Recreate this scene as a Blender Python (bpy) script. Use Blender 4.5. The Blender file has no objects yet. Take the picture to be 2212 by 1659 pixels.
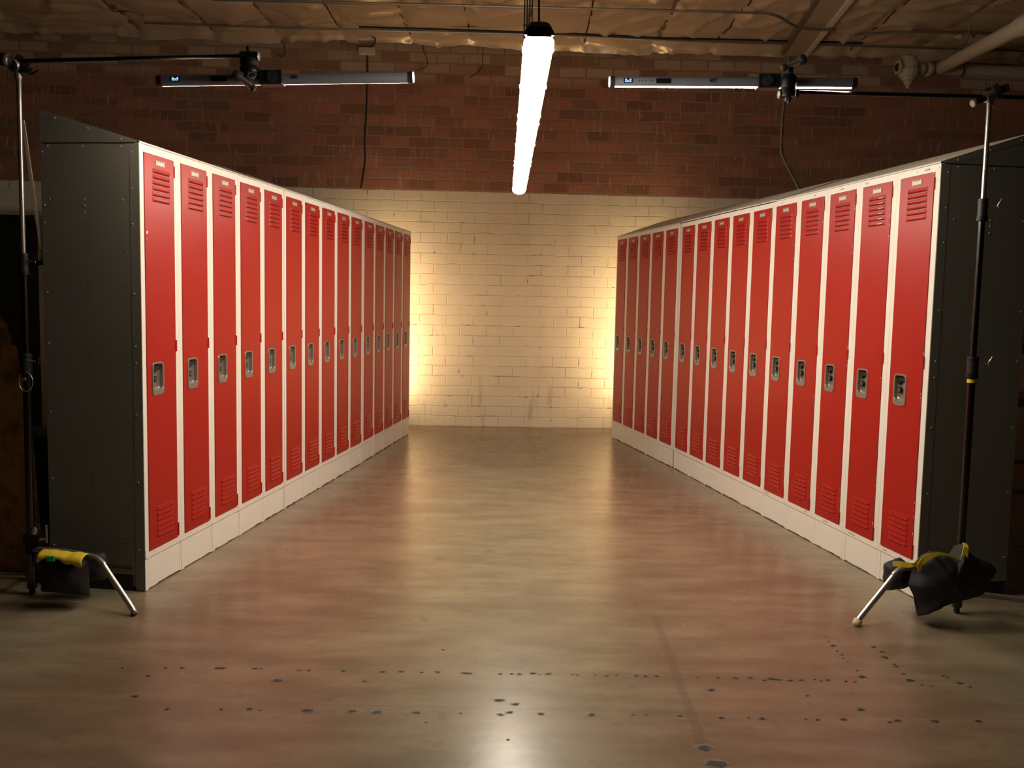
import bpy, bmesh, math, random
from mathutils import Vector, Matrix, noise
random.seed(7)
SC = bpy.context.scene
COL = SC.collection
V = Vector
PI = math.pi

# ------------------------------------------------------------------ materials
def mat(name, base=(.5, .5, .5), rough=.5, metal=0., emit=None, estr=0., spec=.5, coat=0.):
    m = bpy.data.materials.new(name); m.use_nodes = True
    b = m.node_tree.nodes['Principled BSDF']
    b.inputs['Base Color'].default_value = (*base, 1)
    b.inputs['Roughness'].default_value = rough
    b.inputs['Metallic'].default_value = metal
    b.inputs['Specular IOR Level'].default_value = spec
    b.inputs['Coat Weight'].default_value = coat
    if emit:
        b.inputs['Emission Color'].default_value = (*emit, 1)
        b.inputs['Emission Strength'].default_value = estr
    return m

class NT:
    """small helper round a material's node tree"""
    def __init__(s, m):
        s.t = m.node_tree; s.b = s.t.nodes['Principled BSDF']
    def n(s, kind, **kw):
        o = s.t.nodes.new(kind)
        for k, v in kw.items():
            setattr(o, k, v)
        return o
    def l(s, a, b): s.t.links.new(a, b)
    def val(s, sock, v):
        if hasattr(v, 'is_linked') or isinstance(v, bpy.types.NodeSocket): s.l(v, sock)
        else: sock.default_value = v
    def math(s, op, a, b=0., c=None, clamp=False):
        o = s.n('ShaderNodeMath', operation=op, use_clamp=clamp)
        s.val(o.inputs[0], a); s.val(o.inputs[1], b)
        if c is not None: s.val(o.inputs[2], c)
        return o.outputs[0]
    def mix(s, f, a, b, kind='MIX'):
        o = s.n('ShaderNodeMix', data_type='RGBA', blend_type=kind)
        s.val(o.inputs[0], f)
        s.val(o.inputs[6], a if not isinstance(a, tuple) else (*a, 1))
        s.val(o.inputs[7], b if not isinstance(b, tuple) else (*b, 1))
        return o.outputs[2]
    def noise(s, vec, scale, detail=3., rough=.55, out=0):
        o = s.n('ShaderNodeTexNoise'); s.l(vec, o.inputs['Vector'])
        o.inputs['Scale'].default_value = scale; o.inputs['Detail'].default_value = detail
        o.inputs['Roughness'].default_value = rough
        return o.outputs[out]
    def ramp(s, f, pts):
        o = s.n('ShaderNodeValToRGB'); s.l(f, o.inputs[0])
        e = o.color_ramp.elements
        while len(e) < len(pts): e.new(.5)
        for i, (p, c) in enumerate(pts):
            e[i].position = p; e[i].color = (*c, 1) if isinstance(c, tuple) else (c, c, c, 1)
        return o.outputs[0]
    def coord(s, name='Object'):
        return s.n('ShaderNodeTexCoord').outputs[name]
    def mapping(s, vec, scale=(1, 1, 1), loc=(0, 0, 0)):
        o = s.n('ShaderNodeMapping'); s.l(vec, o.inputs[0])
        o.inputs['Scale'].default_value = scale; o.inputs['Location'].default_value = loc
        return o.outputs[0]
    def bump(s, h, strength=.3, dist=.01):
        o = s.n('ShaderNodeBump'); s.l(h, o.inputs['Height'])
        o.inputs['Strength'].default_value = strength; o.inputs['Distance'].default_value = dist
        s.l(o.outputs[0], s.b.inputs['Normal'])

def step(t, x, lo, hi):
    o = t.n('ShaderNodeMapRange', interpolation_type='SMOOTHSTEP')
    t.val(o.inputs[0], x); t.val(o.inputs[1], lo); t.val(o.inputs[2], hi)
    return o.outputs[0]

M = {}
# painted metal with slight unevenness
def painted(name, col, rough, amt=.06, scale=9., spec=.5):
    m = mat(name, col, rough, spec=spec); t = NT(m); c = t.coord()
    rnd = t.n('ShaderNodeObjectInfo').outputs['Random']
    add = t.n('ShaderNodeVectorMath', operation='ADD'); t.l(c, add.inputs[0])
    comb = t.n('ShaderNodeCombineXYZ'); t.l(t.math('MULTIPLY', rnd, 40.), comb.inputs[0]); t.l(comb.outputs[0], add.inputs[1])
    f = t.noise(add.outputs[0], scale, 4)
    dark = tuple(x * (1 - amt) for x in col); light = tuple(min(1, x * (1 + amt)) for x in col)
    t.l(t.mix(f, dark, light), t.b.inputs['Base Color'])
    t.l(t.math('MULTIPLY_ADD', f, .12, rough - .06), t.b.inputs['Roughness'])
    f2 = t.noise(add.outputs[0], 140, 2)
    t.bump(f2, .08, .002)
    return m
M['red'] = painted('locker_red_paint', (.375, .0065, .0038), .38, .10, spec=.42)
M['white'] = painted('locker_white_paint', (.80, .77, .70), .42, .05)
M['grey'] = painted('locker_grey_paint', (.165, .158, .128), .48, .10, 3.)
M['topgrey'] = painted('locker_top_paint', (.72, .66, .55), .5, .06, 3.)
M['rivet'] = mat('rivet_paint', (.36, .35, .31), .35, .2)
M['dark'] = mat('dark_gap', (.012, .011, .010), .8)
M['slit'] = mat('louver_shadow_slot', (.045, .002, .0015), .7)
M['pan'] = mat('nickel_pan', (.34, .31, .27), .36, .65)
M['knob'] = mat('dark_knob', (.03, .028, .026), .35, .6)
M['plate'] = mat('number_plate_metal', (.46, .44, .38), .42, .35)
M['chip'] = mat('bare_primer_chip', (.72, .63, .50), .6)
M['scuff'] = mat('scuffed_paint', (.50, .44, .37), .6)
M['black'] = mat('black_metal', (.012, .012, .013), .38, .4)
M['blackplastic'] = mat('black_plastic', (.012, .013, .014), .45)
M['chrome'] = mat('worn_chrome', (.46, .42, .38), .30, .78)
M['darkchrome'] = mat('dark_chrome_stage', (.10, .10, .098), .24, 1.)
M['alu'] = mat('tube_aluminium', (.22, .23, .27), .4, .25)
M['aludark'] = mat('tube_dark_window', (.008, .008, .01), .25)
M['marker'] = mat('marker_ink', (.004, .004, .004), .7)
M['rubber'] = mat('cream_rubber', (.62, .52, .36), .6)
M['rubberdark'] = mat('black_rubber', (.02, .02, .02), .7)
M['yellow'] = mat('yellow_webbing', (.62, .45, .02), .75)
M['yellowtape'] = mat('yellow_tape', (.80, .66, .02), .5)
M['greentape'] = mat('green_tape', (.02, .42, .16), .5)
M['cord'] = mat('black_cord', (.008, .008, .008), .6)
M['conduit'] = mat('galvanised_conduit', (.42, .40, .36), .38, .8)
M['conduitdull'] = mat('painted_conduit', (.34, .33, .26), .5, .2)
M['pipe'] = mat('cream_pipe', (.46, .39, .30), .55)
M['jbox'] = mat('box_cover', (.62, .56, .46), .5)
M['brown'] = mat('beam_paper', (.20, .15, .10), .6)
M['beamface'] = mat('beam_face', (.42, .34, .24), .6)
M['wood'] = mat('plain_wood', (.28, .17, .09), .6)
M['darkred'] = mat('dark_red_vinyl', (.10, .012, .010), .5)
M['bluesheet'] = mat('blue_folded_sheet', (.12, .20, .29), .5)
M['navy'] = mat('navy_cloth', (.012, .016, .045), .7)
M['teal'] = painted('dark_teal_steel', (.14, .18, .16), .5, .15, 2.)
M['greygreen'] = mat('grey_green_board', (.06, .065, .05), .6)
M['floorpit'] = mat('floor_pit', (.015, .014, .013), .7)
M['floorpitedge'] = mat('floor_pit_rim', (.14, .12, .09), .5)
M['blackcloth'] = mat('black_nylon', (.010, .010, .012), .65)
M['chipwhite'] = mat('paper_fleck', (.75, .66, .5), .7)
M['lamp'] = mat('lit_diffuser', (.9, .9, .9), .4, emit=(1, .875, .71), estr=62.)
M['lampclip'] = mat('lamp_clip', (.16, .15, .145), .3)
M['tubeL'] = mat('left_tube_glow', (.9, .9, .9), .4, emit=(1, .84, .66), estr=95.)
M['tubeR'] = mat('right_tube_glow', (.9, .9, .9), .4, emit=(1, .84, .66), estr=80.)
M['tubeend'] = mat('tube_end_glow', (.9, .9, .9), .4, emit=(1, .93, .90), estr=2.2)
M['screen'] = mat('screen_glass', (.01, .01, .02), .2)
M['screentext'] = mat('screen_text', (.1, .2, .9), .4, emit=(.12, .30, 1.), estr=4.)

# rusty, paint-spattered surface
m = M['rust'] = mat('rust_spatter', (.3, .1, .03), .7); t = NT(m); c = t.coord()
f = t.noise(c, 9, 5, .6); g = t.noise(c, 22, 3)
col = t.ramp(f, [(.3, (.10, .07, .03)), (.48, (.55, .30, .10)), (.62, (.68, .42, .16)), (.8, (.25, .27, .07))])
t.l(t.mix(step(t, g, .60, .66), col, (.5, .42, .33)), t.b.inputs['Base Color'])

# floor: polished concrete
m = M['floor'] = mat('polished_concrete', (.3, .25, .18), .3, spec=.5); t = NT(m); c = t.coord()
sep = t.n('ShaderNodeSeparateXYZ'); t.l(c, sep.inputs[0]); X, Yc = sep.outputs[0], sep.outputs[1]
big = t.noise(c, .55, 4, .55); mid = t.noise(c, 2.1, 5, .6); fine = t.noise(c, 14, 4, .6)
str_ = t.noise(t.mapping(c, (1, 3.2, 1)), 2.4, 5, .6)
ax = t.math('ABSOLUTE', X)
band = t.math('MULTIPLY', step(t, ax, .15, .75), t.math('SUBTRACT', 1., step(t, ax, 1.35, 1.9)))  # redder side bands: stain plus the red doors' reflection put into the colour
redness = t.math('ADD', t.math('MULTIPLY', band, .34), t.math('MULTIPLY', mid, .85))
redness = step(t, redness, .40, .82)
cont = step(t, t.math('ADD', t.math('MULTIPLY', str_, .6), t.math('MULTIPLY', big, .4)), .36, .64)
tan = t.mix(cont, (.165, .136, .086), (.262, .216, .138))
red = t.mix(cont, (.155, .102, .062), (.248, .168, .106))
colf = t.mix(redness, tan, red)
colf = t.mix(step(t, fine, .56, .72), colf, t.mix(.22, colf, (.08, .06, .04)))
blot = t.noise(c, 6.5, 2, .5)
colf = t.mix(t.math('MULTIPLY', step(t, blot, .66, .74), .35), colf, (.11, .065, .045))
scr = t.noise(t.mapping(c, (.9, 6, 1), (3, 1, 0)), 2.2, 6, .7)
colf = t.mix(t.math('MULTIPLY', step(t, scr, .60, .68), .22), colf, (.10, .08, .05))
# long dark drag mark
dx = t.math('ABSOLUTE', t.math('SUBTRACT', X, t.math('MULTIPLY_ADD', Yc, .0235, .5395)))
inl = t.math('MULTIPLY', t.math('LESS_THAN', Yc, 3.86), t.math('GREATER_THAN', Yc, 2.68))
strip = t.math('MULTIPLY', t.math('SUBTRACT', 1., step(t, dx, .013, .019)), inl)
colf = t.mix(t.math('MULTIPLY', strip, .26), colf, (.06, .06, .055))
# two faint bands where partitions once stood
for y0, w in ((2.93, .012), (3.235, .006)):
    d = t.math('ABSOLUTE', t.math('SUBTRACT', Yc, t.math('MULTIPLY_ADD', mid, .03, y0 - .015)))
    colf = t.mix(t.math('MULTIPLY', t.math('SUBTRACT', 1., step(t, d, w * .5, w)), t.math('MULTIPLY', str_, .4)), colf, (.09, .08, .055))
t.l(colf, t.b.inputs['Base Color'])
t.l(t.math('ADD', t.math('MULTIPLY', mid, .16), .19), t.b.inputs['Roughness'])
t.bump(t.math('ADD', t.math('MULTIPLY', mid, 1.), t.math('MULTIPLY', fine, .25)), .05, .02)

# back wall: brick, painted cream up to a ragged line, bare above
m = M['brick'] = mat('brick_wall', (.4, .2, .1), .75, spec=.3); t = NT(m); c = t.coord()
sep = t.n('ShaderNodeSeparateXYZ'); t.l(c, sep.inputs[0]); X, Z = sep.outputs[0], sep.outputs[2]
wob = t.noise(c, 5, 2); wob2 = t.noise(c, 60, 3)
zz = t.math('ADD', Z, t.math('MULTIPLY', t.math('SUBTRACT', wob, .5), .030))
xx = t.math('ADD', X, t.math('MULTIPLY', t.math('SUBTRACT', wob2, .5), .010))
cb = t.n('ShaderNodeCombineXYZ'); t.l(xx, cb.inputs[0]); t.l(zz, cb.inputs[1])
def bricktex(mortar, smooth, bias=0.):
    b = t.n('ShaderNodeTexBrick', offset=.5, squash=1.); t.l(cb.outputs[0], b.inputs['Vector'])
    b.inputs['Scale'].default_value = 1; b.inputs['Brick Width'].default_value = .280
    b.inputs['Row Height'].default_value = .107; b.inputs['Mortar Size'].default_value = mortar
    b.inputs['Mortar Smooth'].default_value = smooth; b.inputs['Bias'].default_value = bias
    b.inputs['Color1'].default_value = (0, 0, 0, 1); b.inputs['Color2'].default_value = (1, 1, 1, 1)
    b.inputs['Mortar'].default_value = (.5, .5, .5, 1)
    return b
b1 = bricktex(.0105, .3); rnd = b1.outputs['Color']; mort = b1.outputs['Fac']
vein = t.noise(t.mapping(c, (9, 1, 1.2)), 3.4, 5, .65)
blotch = t.noise(c, 1.1, 4, .6); grit = t.noise(c, 45, 4, .65)
bare = t.ramp(rnd, [(0., (.225, .110, .078)), (.35, (.385, .158, .102)), (.7, (.51, .210, .135)), (1., (.30, .155, .108))])
bare = t.mix(t.math('MULTIPLY', grit, .45), bare, (.24, .115, .075))
mcol = t.mix(grit, (.22, .165, .112), (.38, .29, .20))
up = t.mix(t.math('MULTIPLY', mort, t.math('MULTIPLY_ADD', step(t, blotch, .35, .62), -.45, 1.)), bare, mcol)
smear = t.noise(c, 2.7, 5, .65)
up = t.mix(t.math('MULTIPLY', step(t, smear, .50, .72), .50), up, (.26, .165, .10))
up = t.mix(t.math('MULTIPLY', step(t, vein, .56, .66), .55), up, (.62, .42, .28))
# pale lime bloom on the topmost courses
hi = t.math('MULTIPLY', step(t, Z, 3.50, 3.72), step(t, t.math('ADD', rnd, t.math('MULTIPLY', blotch, .5)), .45, .75))
up = t.mix(t.math('MULTIPLY', t.math('MULTIPLY', hi, t.math('SUBTRACT', 1., mort)), .62), up, (.66, .53, .36))
up = t.mix(t.math('MULTIPLY', step(t, Z, 3.55, 3.8), .35), up, (.36, .26, .16))
# painted courses
b2 = bricktex(.006, .6); m2 = b2.outputs['Fac']
pn = t.noise(c, 3.2, 4, .6)
low = t.mix(pn, (.70, .62, .48), (.84, .76, .61))
low = t.mix(t.math('MULTIPLY', m2, t.math('MULTIPLY', t.math('SUBTRACT', 1., step(t, smear, .36, .54)), .62)), low, (.33, .27, .18))
crack = t.math('MULTIPLY', m2, step(t, t.noise(c, 8, 3, .6), .60, .66))
low = t.mix(t.math('MULTIPLY', crack, .75), low, (.16, .12, .07))
dirt = t.noise(t.mapping(c, (5, 1, 1)), 1.6, 4, .6)
dm = t.math('MULTIPLY', step(t, dirt, .56, .70), t.math('SUBTRACT', 1., step(t, Z, .15, .75)))
low = t.mix(t.math('MULTIPLY', dm, .38), low, (.30, .25, .17))
low = t.mix(t.math('MULTIPLY', step(t, blotch, .50, .68), .22), low, (.42, .36, .28))
edge = t.math('ADD', Z, t.math('ADD', t.math('MULTIPLY', t.math('SUBTRACT', grit, .5), .03), t.math('MULTIPLY', t.math('SUBTRACT', blotch, .5), .03)))
isup = step(t, edge, 2.452, 2.460)
t.l(t.mix(isup, low, up), t.b.inputs['Base Color'])
h = t.math('SUBTRACT', t.math('MULTIPLY', grit, .25), t.mix(isup, m2, mort))
t.bump(h, .55, .008)

# ceiling: crumpled foil facing
m = M['foil'] = mat('foil_facing', (.50, .37, .24), .38, .45); t = NT(m); c = t.coord()
f = t.noise(c, 3, 4); t.l(t.mix(f, (.78, .63, .44), (.93, .77, .56)), t.b.inputs['Base Color'])
t.l(t.math('MULTIPLY_ADD', f, .15, .27), t.b.inputs['Roughness'])
t.bump(t.noise(c, 9, 3, .5), .15, .02)
m = M['wallplain'] = mat('plain_dark_wall', (.10, .07, .045), .8); 

# ------------------------------------------------------------------ mesh builder
class MB:
    def __init__(s): s.v = []; s.f = []; s.m = []; s.mats = []; s.sm = []
    def mi(s, key):
        if key not in s.mats: s.mats.append(key)
        return s.mats.index(key)
    def add(s, vs, fs, key, smooth=False):
        o = len(s.v); s.v += [V(p) for p in vs]; k = s.mi(key)
        for f in fs: s.f.append(tuple(i + o for i in f)); s.m.append(k); s.sm.append(smooth)
        return s
    def box(s, lo, hi, key, mtx=None):
        (a, b, c), (d, e, f) = lo, hi
        vs = [(a, b, c), (d, b, c), (d, e, c), (a, e, c), (a, b, f), (d, b, f), (d, e, f), (a, e, f)]
        if mtx: vs = [mtx @ V(p) for p in vs]
        return s.add(vs, [(0, 3, 2, 1), (4, 5, 6, 7), (0, 1, 5, 4), (1, 2, 6, 5), (2, 3, 7, 6), (3, 0, 4, 7)], key)
    def ring_frame(s, d):
        d = d.normalized(); u = V((0, 0, 1)) if abs(d.z) < .95 else V((1, 0, 0))
        a = d.cross(u).normalized(); return a, a.cross(d).normalized()
    def cyl(s, p0, p1, r0, key, r1=None, n=16, caps=True, smooth=True):
        p0, p1 = V(p0), V(p1); r1 = r0 if r1 is None else r1
        a, b = s.ring_frame(p1 - p0)
        vs = []
        for p, r in ((p0, r0), (p1, r1)):
            vs += [p + (a * math.cos(2 * PI * i / n) + b * math.sin(2 * PI * i / n)) * r for i in range(n)]
        s.add(vs, [(i, i + n, (i + 1) % n + n, (i + 1) % n) for i in range(n)], key, smooth)
        if caps: s.add(vs[:n], [tuple(range(n))], key); s.add(vs[n:], [tuple(reversed(range(n)))], key)
        return s
    def lathe(s, p, axis, prof, key, n=20, smooth=True):
        """prof: (distance along axis, radius) pairs"""
        p = V(p); d = V(axis).normalized(); a, b = s.ring_frame(d)
        vs = []
        for h, r in prof:
            vs += [p + d * h + (a * math.cos(2 * PI * i / n) + b * math.sin(2 * PI * i / n)) * max(r, 1e-5) for i in range(n)]
        fs = []
        for k in range(len(prof) - 1):
            fs += [(k * n + i, (k + 1) * n + i, (k + 1) * n + (i + 1) % n, k * n + (i + 1) % n) for i in range(n)]
        s.add(vs, fs, key, smooth)
        s.add(vs[:n], [tuple(range(n))], key); s.add(vs[-n:], [tuple(reversed(range(n)))], key)
        return s
    def tube(s, pts, r, key, n=10, caps=True):
        pts = [V(p) for p in pts]; vs = []
        d0 = (pts[1] - pts[0]).normalized(); a, b = s.ring_frame(d0); N = len(pts)
        for k, p in enumerate(pts):
            d = (pts[min(k + 1, N - 1)] - pts[max(k - 1, 0)]).normalized()
            a = (a - d * a.dot(d)).normalized(); b = d.cross(a)
            rr = r[k] if isinstance(r, (list, tuple)) else r
            vs += [p + (a * math.cos(2 * PI * i / n) + b * math.sin(2 * PI * i / n)) * rr for i in range(n)]
        fs = []
        for k in range(N - 1):
            fs += [(k * n + i, k * n + (i + 1) % n, (k + 1) * n + (i + 1) % n, (k + 1) * n + i) for i in range(n)]
        s.add(vs, fs, key, True)
        if caps: s.add(vs[:n], [tuple(reversed(range(n)))], key); s.add(vs[-n:], [tuple(range(n))], key)
        return s
    def sphere(s, c, r, key, n=10, sc=(1, 1, 1)):
        prof = [(-math.cos(PI * k / n), math.sin(PI * k / n)) for k in range(n + 1)]
        vs = []; c = V(c); m = 14
        for h, q in prof:
            vs += [c + V((q * math.cos(2 * PI * i / m) * sc[0], q * math.sin(2 * PI * i / m) * sc[1], h * sc[2])) * r for i in range(m)]
        fs = []
        for k in range(n): fs += [(k * m + i, k * m + (i + 1) % m, (k + 1) * m + (i + 1) % m, (k + 1) * m + i) for i in range(m)]
        return s.add(vs, fs, key, True)
    def loops(s, loops, key, smooth=False, cap=True, flip=False):
        n = len(loops[0]); vs = [p for l in loops for p in l]; fs = []
        for k in range(len(loops) - 1):
            for i in range(n):
                q = (k * n + i, k * n + (i + 1) % n, (k + 1) * n + (i + 1) % n, (k + 1) * n + i)
                fs.append(q[::-1] if flip else q)
        s.add(vs, fs, key, smooth)
        if cap:
            q = tuple(range(n)); s.add(loops[-1], [q[::-1] if flip else q], key)
        return s
    def build(s, name, parent=None, loc=(0, 0, 0), weld=False, bevel=0.):
        me = bpy.data.meshes.new(name)
        me.from_pydata([tuple(p) for p in s.v], [], s.f)
        for k in s.mats: me.materials.append(M[k])
        me.polygons.foreach_set('material_index', s.m)
        me.polygons.foreach_set('use_smooth', s.sm)
        me.update()
        bm = bmesh.new(); bm.from_mesh(me)
        if weld: bmesh.ops.remove_doubles(bm, verts=bm.verts, dist=1e-5)
        bmesh.ops.recalc_face_normals(bm, faces=bm.faces)
        bm.to_mesh(me); bm.free()
        o = bpy.data.objects.new(name, me); COL.objects.link(o); o.location = loc
        if parent: o.parent = parent
        if bevel:
            b = o.modifiers.new('bevel', 'BEVEL'); b.width = bevel; b.segments = 2; b.limit_method = 'ANGLE'
        return o

def tag(o, label=None, cat=None, group=None, kind=None):
    if label: o['label'] = label
    if cat: o['category'] = cat
    if group: o['group'] = group
    if kind: o['kind'] = kind
    return o
def thing(name, loc, rz, label, cat, group=None):
    o = bpy.data.objects.new(name, None); COL.objects.link(o); o.empty_display_size = .1
    o.location = loc; o.rotation_euler = (0, 0, rz)
    return tag(o, label, cat, group)
def copy_tree(o, parent=None):
    c = o.copy(); COL.objects.link(c); c.parent = parent
    for ch in [k for k in ALLKIDS.get(o.name, [])]: copy_kid(ch, c)
    return c
ALLKIDS = {}
def copy_kid(o, parent):
    c = o.copy(); COL.objects.link(c); c.parent = parent
    for ch in [k for k in bpy.data.objects if k.parent == o]: copy_kid(ch, c)
    return c
def copy_thing(root, skip=()):
    c = root.copy(); COL.objects.link(c)
    for ch in [k for k in bpy.data.objects if k.parent == root and k.name not in skip]: copy_kid(ch, c)
    return c

# ------------------------------------------------------------------ camera
H = 1.3321
pt_, rl = .0891977, .0203055
cp, sp, cr, sr = math.cos(pt_), math.sin(pt_), math.cos(rl), math.sin(rl)
Fv = V((0, cp, -sp)); Uv = V((0, sp, cp)); Rv = V((1, 0, 0))
R2 = Rv * cr + Uv * sr; U2 = -Rv * sr + Uv * cr
cam = bpy.data.cameras.new('camera'); co = bpy.data.objects.new('camera', cam); COL.objects.link(co)
co.matrix_world = Matrix(((R2.x, U2.x, -Fv.x, 0), (R2.y, U2.y, -Fv.y, 0), (R2.z, U2.z, -Fv.z, H), (0, 0, 0, 1)))
cam.sensor_width = 36; cam.lens = 36 * 1998.35 / 2212; cam.clip_start = .05
SC.camera = co

# ------------------------------------------------------------------ the room
WY, WS = 9.7595, math.tan(.0341676)
pits = [(-1.218, 3.205, 1), (-1.16, 3.206, 1.3), (-1.033, 3.211, 1.5), (-1.016, 3.212, 1.3), (-0.9, 3.214, 1.5), (-0.878, 3.215, 0.8), (-0.743, 3.209, 1.3), (-0.708, 3.209, 1.2), (-0.585, 3.211, 1.3), (-0.443, 3.209, 1.3), (-0.378, 3.216, 1.5), (-0.302, 3.211, 1), (-0.245, 3.217, 1.5), (-0.151, 3.213, 1.6), (-0.132, 3.21, 1.6), (-0.021, 3.212, 1.2), (0.021, 3.214, 1), (0.048, 3.213, 1.3), (0.097, 3.222, 1.5), (0.12, 3.215, 0.8), (0.154, 3.221, 1.6), (-0.795, 3.116, 2.2), (-0.493, 3.122, 1.6), (-1.23, 2.965, 1.5), (-1.091, 2.874, 1.3), (-0.918, 2.88, 1), (-0.828, 2.889, 1.5), (-0.792, 2.878, 0.8), (-0.639, 2.882, 2.5), (-0.497, 2.886, 2), (-0.417, 2.883, 2.4), (-0.286, 2.886, 1.6), (-0.146, 2.888, 0.7), (-0.015, 2.883, 1.3), (0.014, 2.9, 1.4), (0.115, 2.894, 1.4), (-0.023, 2.99, 2.2), (0.034, 2.964, 1.6), (-0.25, 2.818, 0.8), (0.009, 2.714, 0.8), (-0.242, 3.43, 1), (-1.371, 3.196, 0.8), (-1.253, 3.131, 1.2), (0.238, 3.219, 1), (0.255, 3.218, 1), (0.32, 3.221, 0.8), (0.361, 3.214, 1.1), (0.399, 3.222, 0.8), (0.467, 3.221, 1.5), (0.503, 3.217, 1.2), (0.542, 3.221, 1.4), (0.688, 3.214, 0.8), (0.76, 3.219, 1.2), (0.824, 3.217, 1.5), (0.878, 3.221, 1.5), (0.924, 3.205, 1.2), (0.953, 3.216, 1.8), (0.971, 3.211, 1.3), (0.983, 3.21, 0.8), (1.019, 3.206, 1.8), (1.058, 3.211, 1.4), (1.11, 3.22, 0.8), (1.128, 3.207, 0.8), (1.156, 3.216, 1.3), (1.218, 3.208, 1), (1.249, 3.204, 1), (1.295, 3.308, 1), (1.292, 3.251, 2), (1.291, 3.651, 0.8), (1.289, 3.599, 1), (1.292, 3.556, 1.4), (1.289, 3.502, 1), (1.292, 3.463, 1), (1.287, 3.427, 0.8), (1.293, 3.398, 0.6), (1.448, 3.551, 1.5), (1.464, 3.501, 1.5), (1.452, 3.446, 1.6), (1.454, 3.429, 1), (1.46, 3.376, 1), (1.458, 3.356, 1.3), (1.456, 3.286, 1), (1.456, 3.228, 2), (1.482, 3.19, 0.8), (1.513, 3.184, 0.8), (1.597, 3.276, 1), (1.606, 3.261, 0.8), (1.628, 3.212, 1.8), (1.649, 3.182, 1), (0.714, 3.11, 2), (1.039, 3.078, 1), (1.184, 2.976, 1.8), (0.281, 2.896, 2), (0.415, 2.901, 0.8), (0.459, 2.901, 0.8), (0.569, 2.903, 1.4), (0.702, 2.894, 1.3), (0.791, 2.898, 0.8), (0.833, 2.894, 1.6), (0.976, 2.896, 0.8), (1.013, 2.893, 1.2), (1.099, 2.898, 1.5), (1.243, 2.886, 1), (1.274, 2.898, 1.8), (1.395, 2.899, 1.8), (1.543, 2.906, 1.5), (0.605, 2.687, 3.4), (0.621, 2.591, 4)]
far = [(-.93 + .11 * i + random.uniform(-.03, .03), 8.25 + .012 * i, random.uniform(.8, 1.6)) for i in range(13)]
fl = MB()
fl.add([(-9, -4, 0), (9, -4, 0), (9, 10.4, 0), (-9, 10.4, 0)], [(0, 1, 2, 3)], 'floor')
def blob(x, y, r, key, z, sx=1.35):
    n = 9; ps = []
    for i in range(n):
        a = 2 * PI * i / n; q = r * random.uniform(.55, 1.2)
        ps.append((x + q * math.cos(a) * sx, y + q * math.sin(a), z))
    fl.add(ps, [tuple(range(n))], key)
for x, y, s in pits:
    if s > 1.25: blob(x, y + .002, .0080 * s, 'floorpitedge', .0006)
    blob(x, y, .0056 * s, 'floorpit', .0010)
for x, y, s in far: blob(x, y, .006 * s, 'floorpitedge', .0008, 2.2)
for i in range(26): blob(random.uniform(-1.3, 1.5), random.uniform(2.6, 6.5), random.uniform(.0012, .0026), 'chipwhite', .0012)
for i in range(46):
    y = random.uniform(3., 7.5); blob(random.uniform(-1.3, 1.5), y, random.uniform(.002, .0055), 'floorpitedge', .0005, 1.6)
tag(fl.build('floor'), kind='structure')

wl = MB()
x0, x1 = -9., 9.
nx = 90
for (za, zb) in ((0., 4.6),):
    wl.add([(x0, 0, za), (x1, 0, za), (x1, 0, zb), (x0, 0, zb), (x0, .25, za), (x1, .25, za), (x1, .25, zb), (x0, .25, zb)],
           [(0, 1, 2, 3), (4, 7, 6, 5)], 'brick')
w = wl.build('wall_back'); w.location = (0, WY, 0); w.rotation_euler = (0, 0, .0341676); tag(w, kind='structure')
for nm, lo, hi in (('wall_left', (-9.2, -4, 0), (-9, 10.6, 4.6)), ('wall_right', (9, -4, 0), (9.2, 10.6, 4.6)), ('wall_front', (-9, -4.2, 0), (9, -4, 4.6))):
    tag(MB().box(lo, hi, 'wallplain').build(nm), kind='structure')

# ceiling: foil sheets sagging between seams, crumpled
seams = [-6.2, -5., -3.8, -3.05, -2.42, -1.75, -1.1, -.5, .1, .65, 1.38, 2.0, 2.75, 3.35, 4.1, 5.2, 6.4]
def foil_z(x, y):
    k = 0
    while k < len(seams) - 2 and x > seams[k + 1]: k += 1
    a, b = seams[k], seams[k + 1]; u = min(max((x - a) / (b - a), 0), 1)
    slant = math.sin(PI * u) ** .35
    seed = V((k * 7.3, 0, 0))
    p = V((x * 1.0, y * .8, 0)) + seed
    z = 3.985 - .030 * slant - .012 * math.sin(PI * u) * (1 + noise.noise(p * 1.3))
    z += .030 * noise.noise(p * 1.7) + .012 * (1 - abs(noise.noise(p * 4.0 + V((3, 1, 2)))) * 2)
    r = abs(noise.noise(V((x * 2.2 + y * 1.5, y * .9 - x * .5, k * 3.1))))
    z -= .030 * (max(0, .16 - r) / .16) ** 1.5
    z += (.022 if k % 2 else -.016) * (u - .5)
    r2 = abs(noise.noise(V((x * 1.1 - y * 1.9, y * 1.3 + k * 2.3, 4.4))))
    z += .026 * (max(0, .12 - r2) / .12) ** 1.3
    # tucked up behind the pipes that run along it
    for yy in (9.30 + .045 * (x + 2) * .7, 8.46):
        d = abs(y - yy); z += .025 * max(0, 1 - d / .12)
    return z
ce = MB(); xs = [-6.6 + i * .035 for i in range(int(13.2 / .035) + 1)]
ys = [7.6 + i * .04 for i in range(int(2.05 / .04))]
vs = []; 
def wall_y(x): return WY + x * WS
rows = []
for y in ys: rows.append([(x, y + x * WS, foil_z(x, y)) for x in xs])
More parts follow.
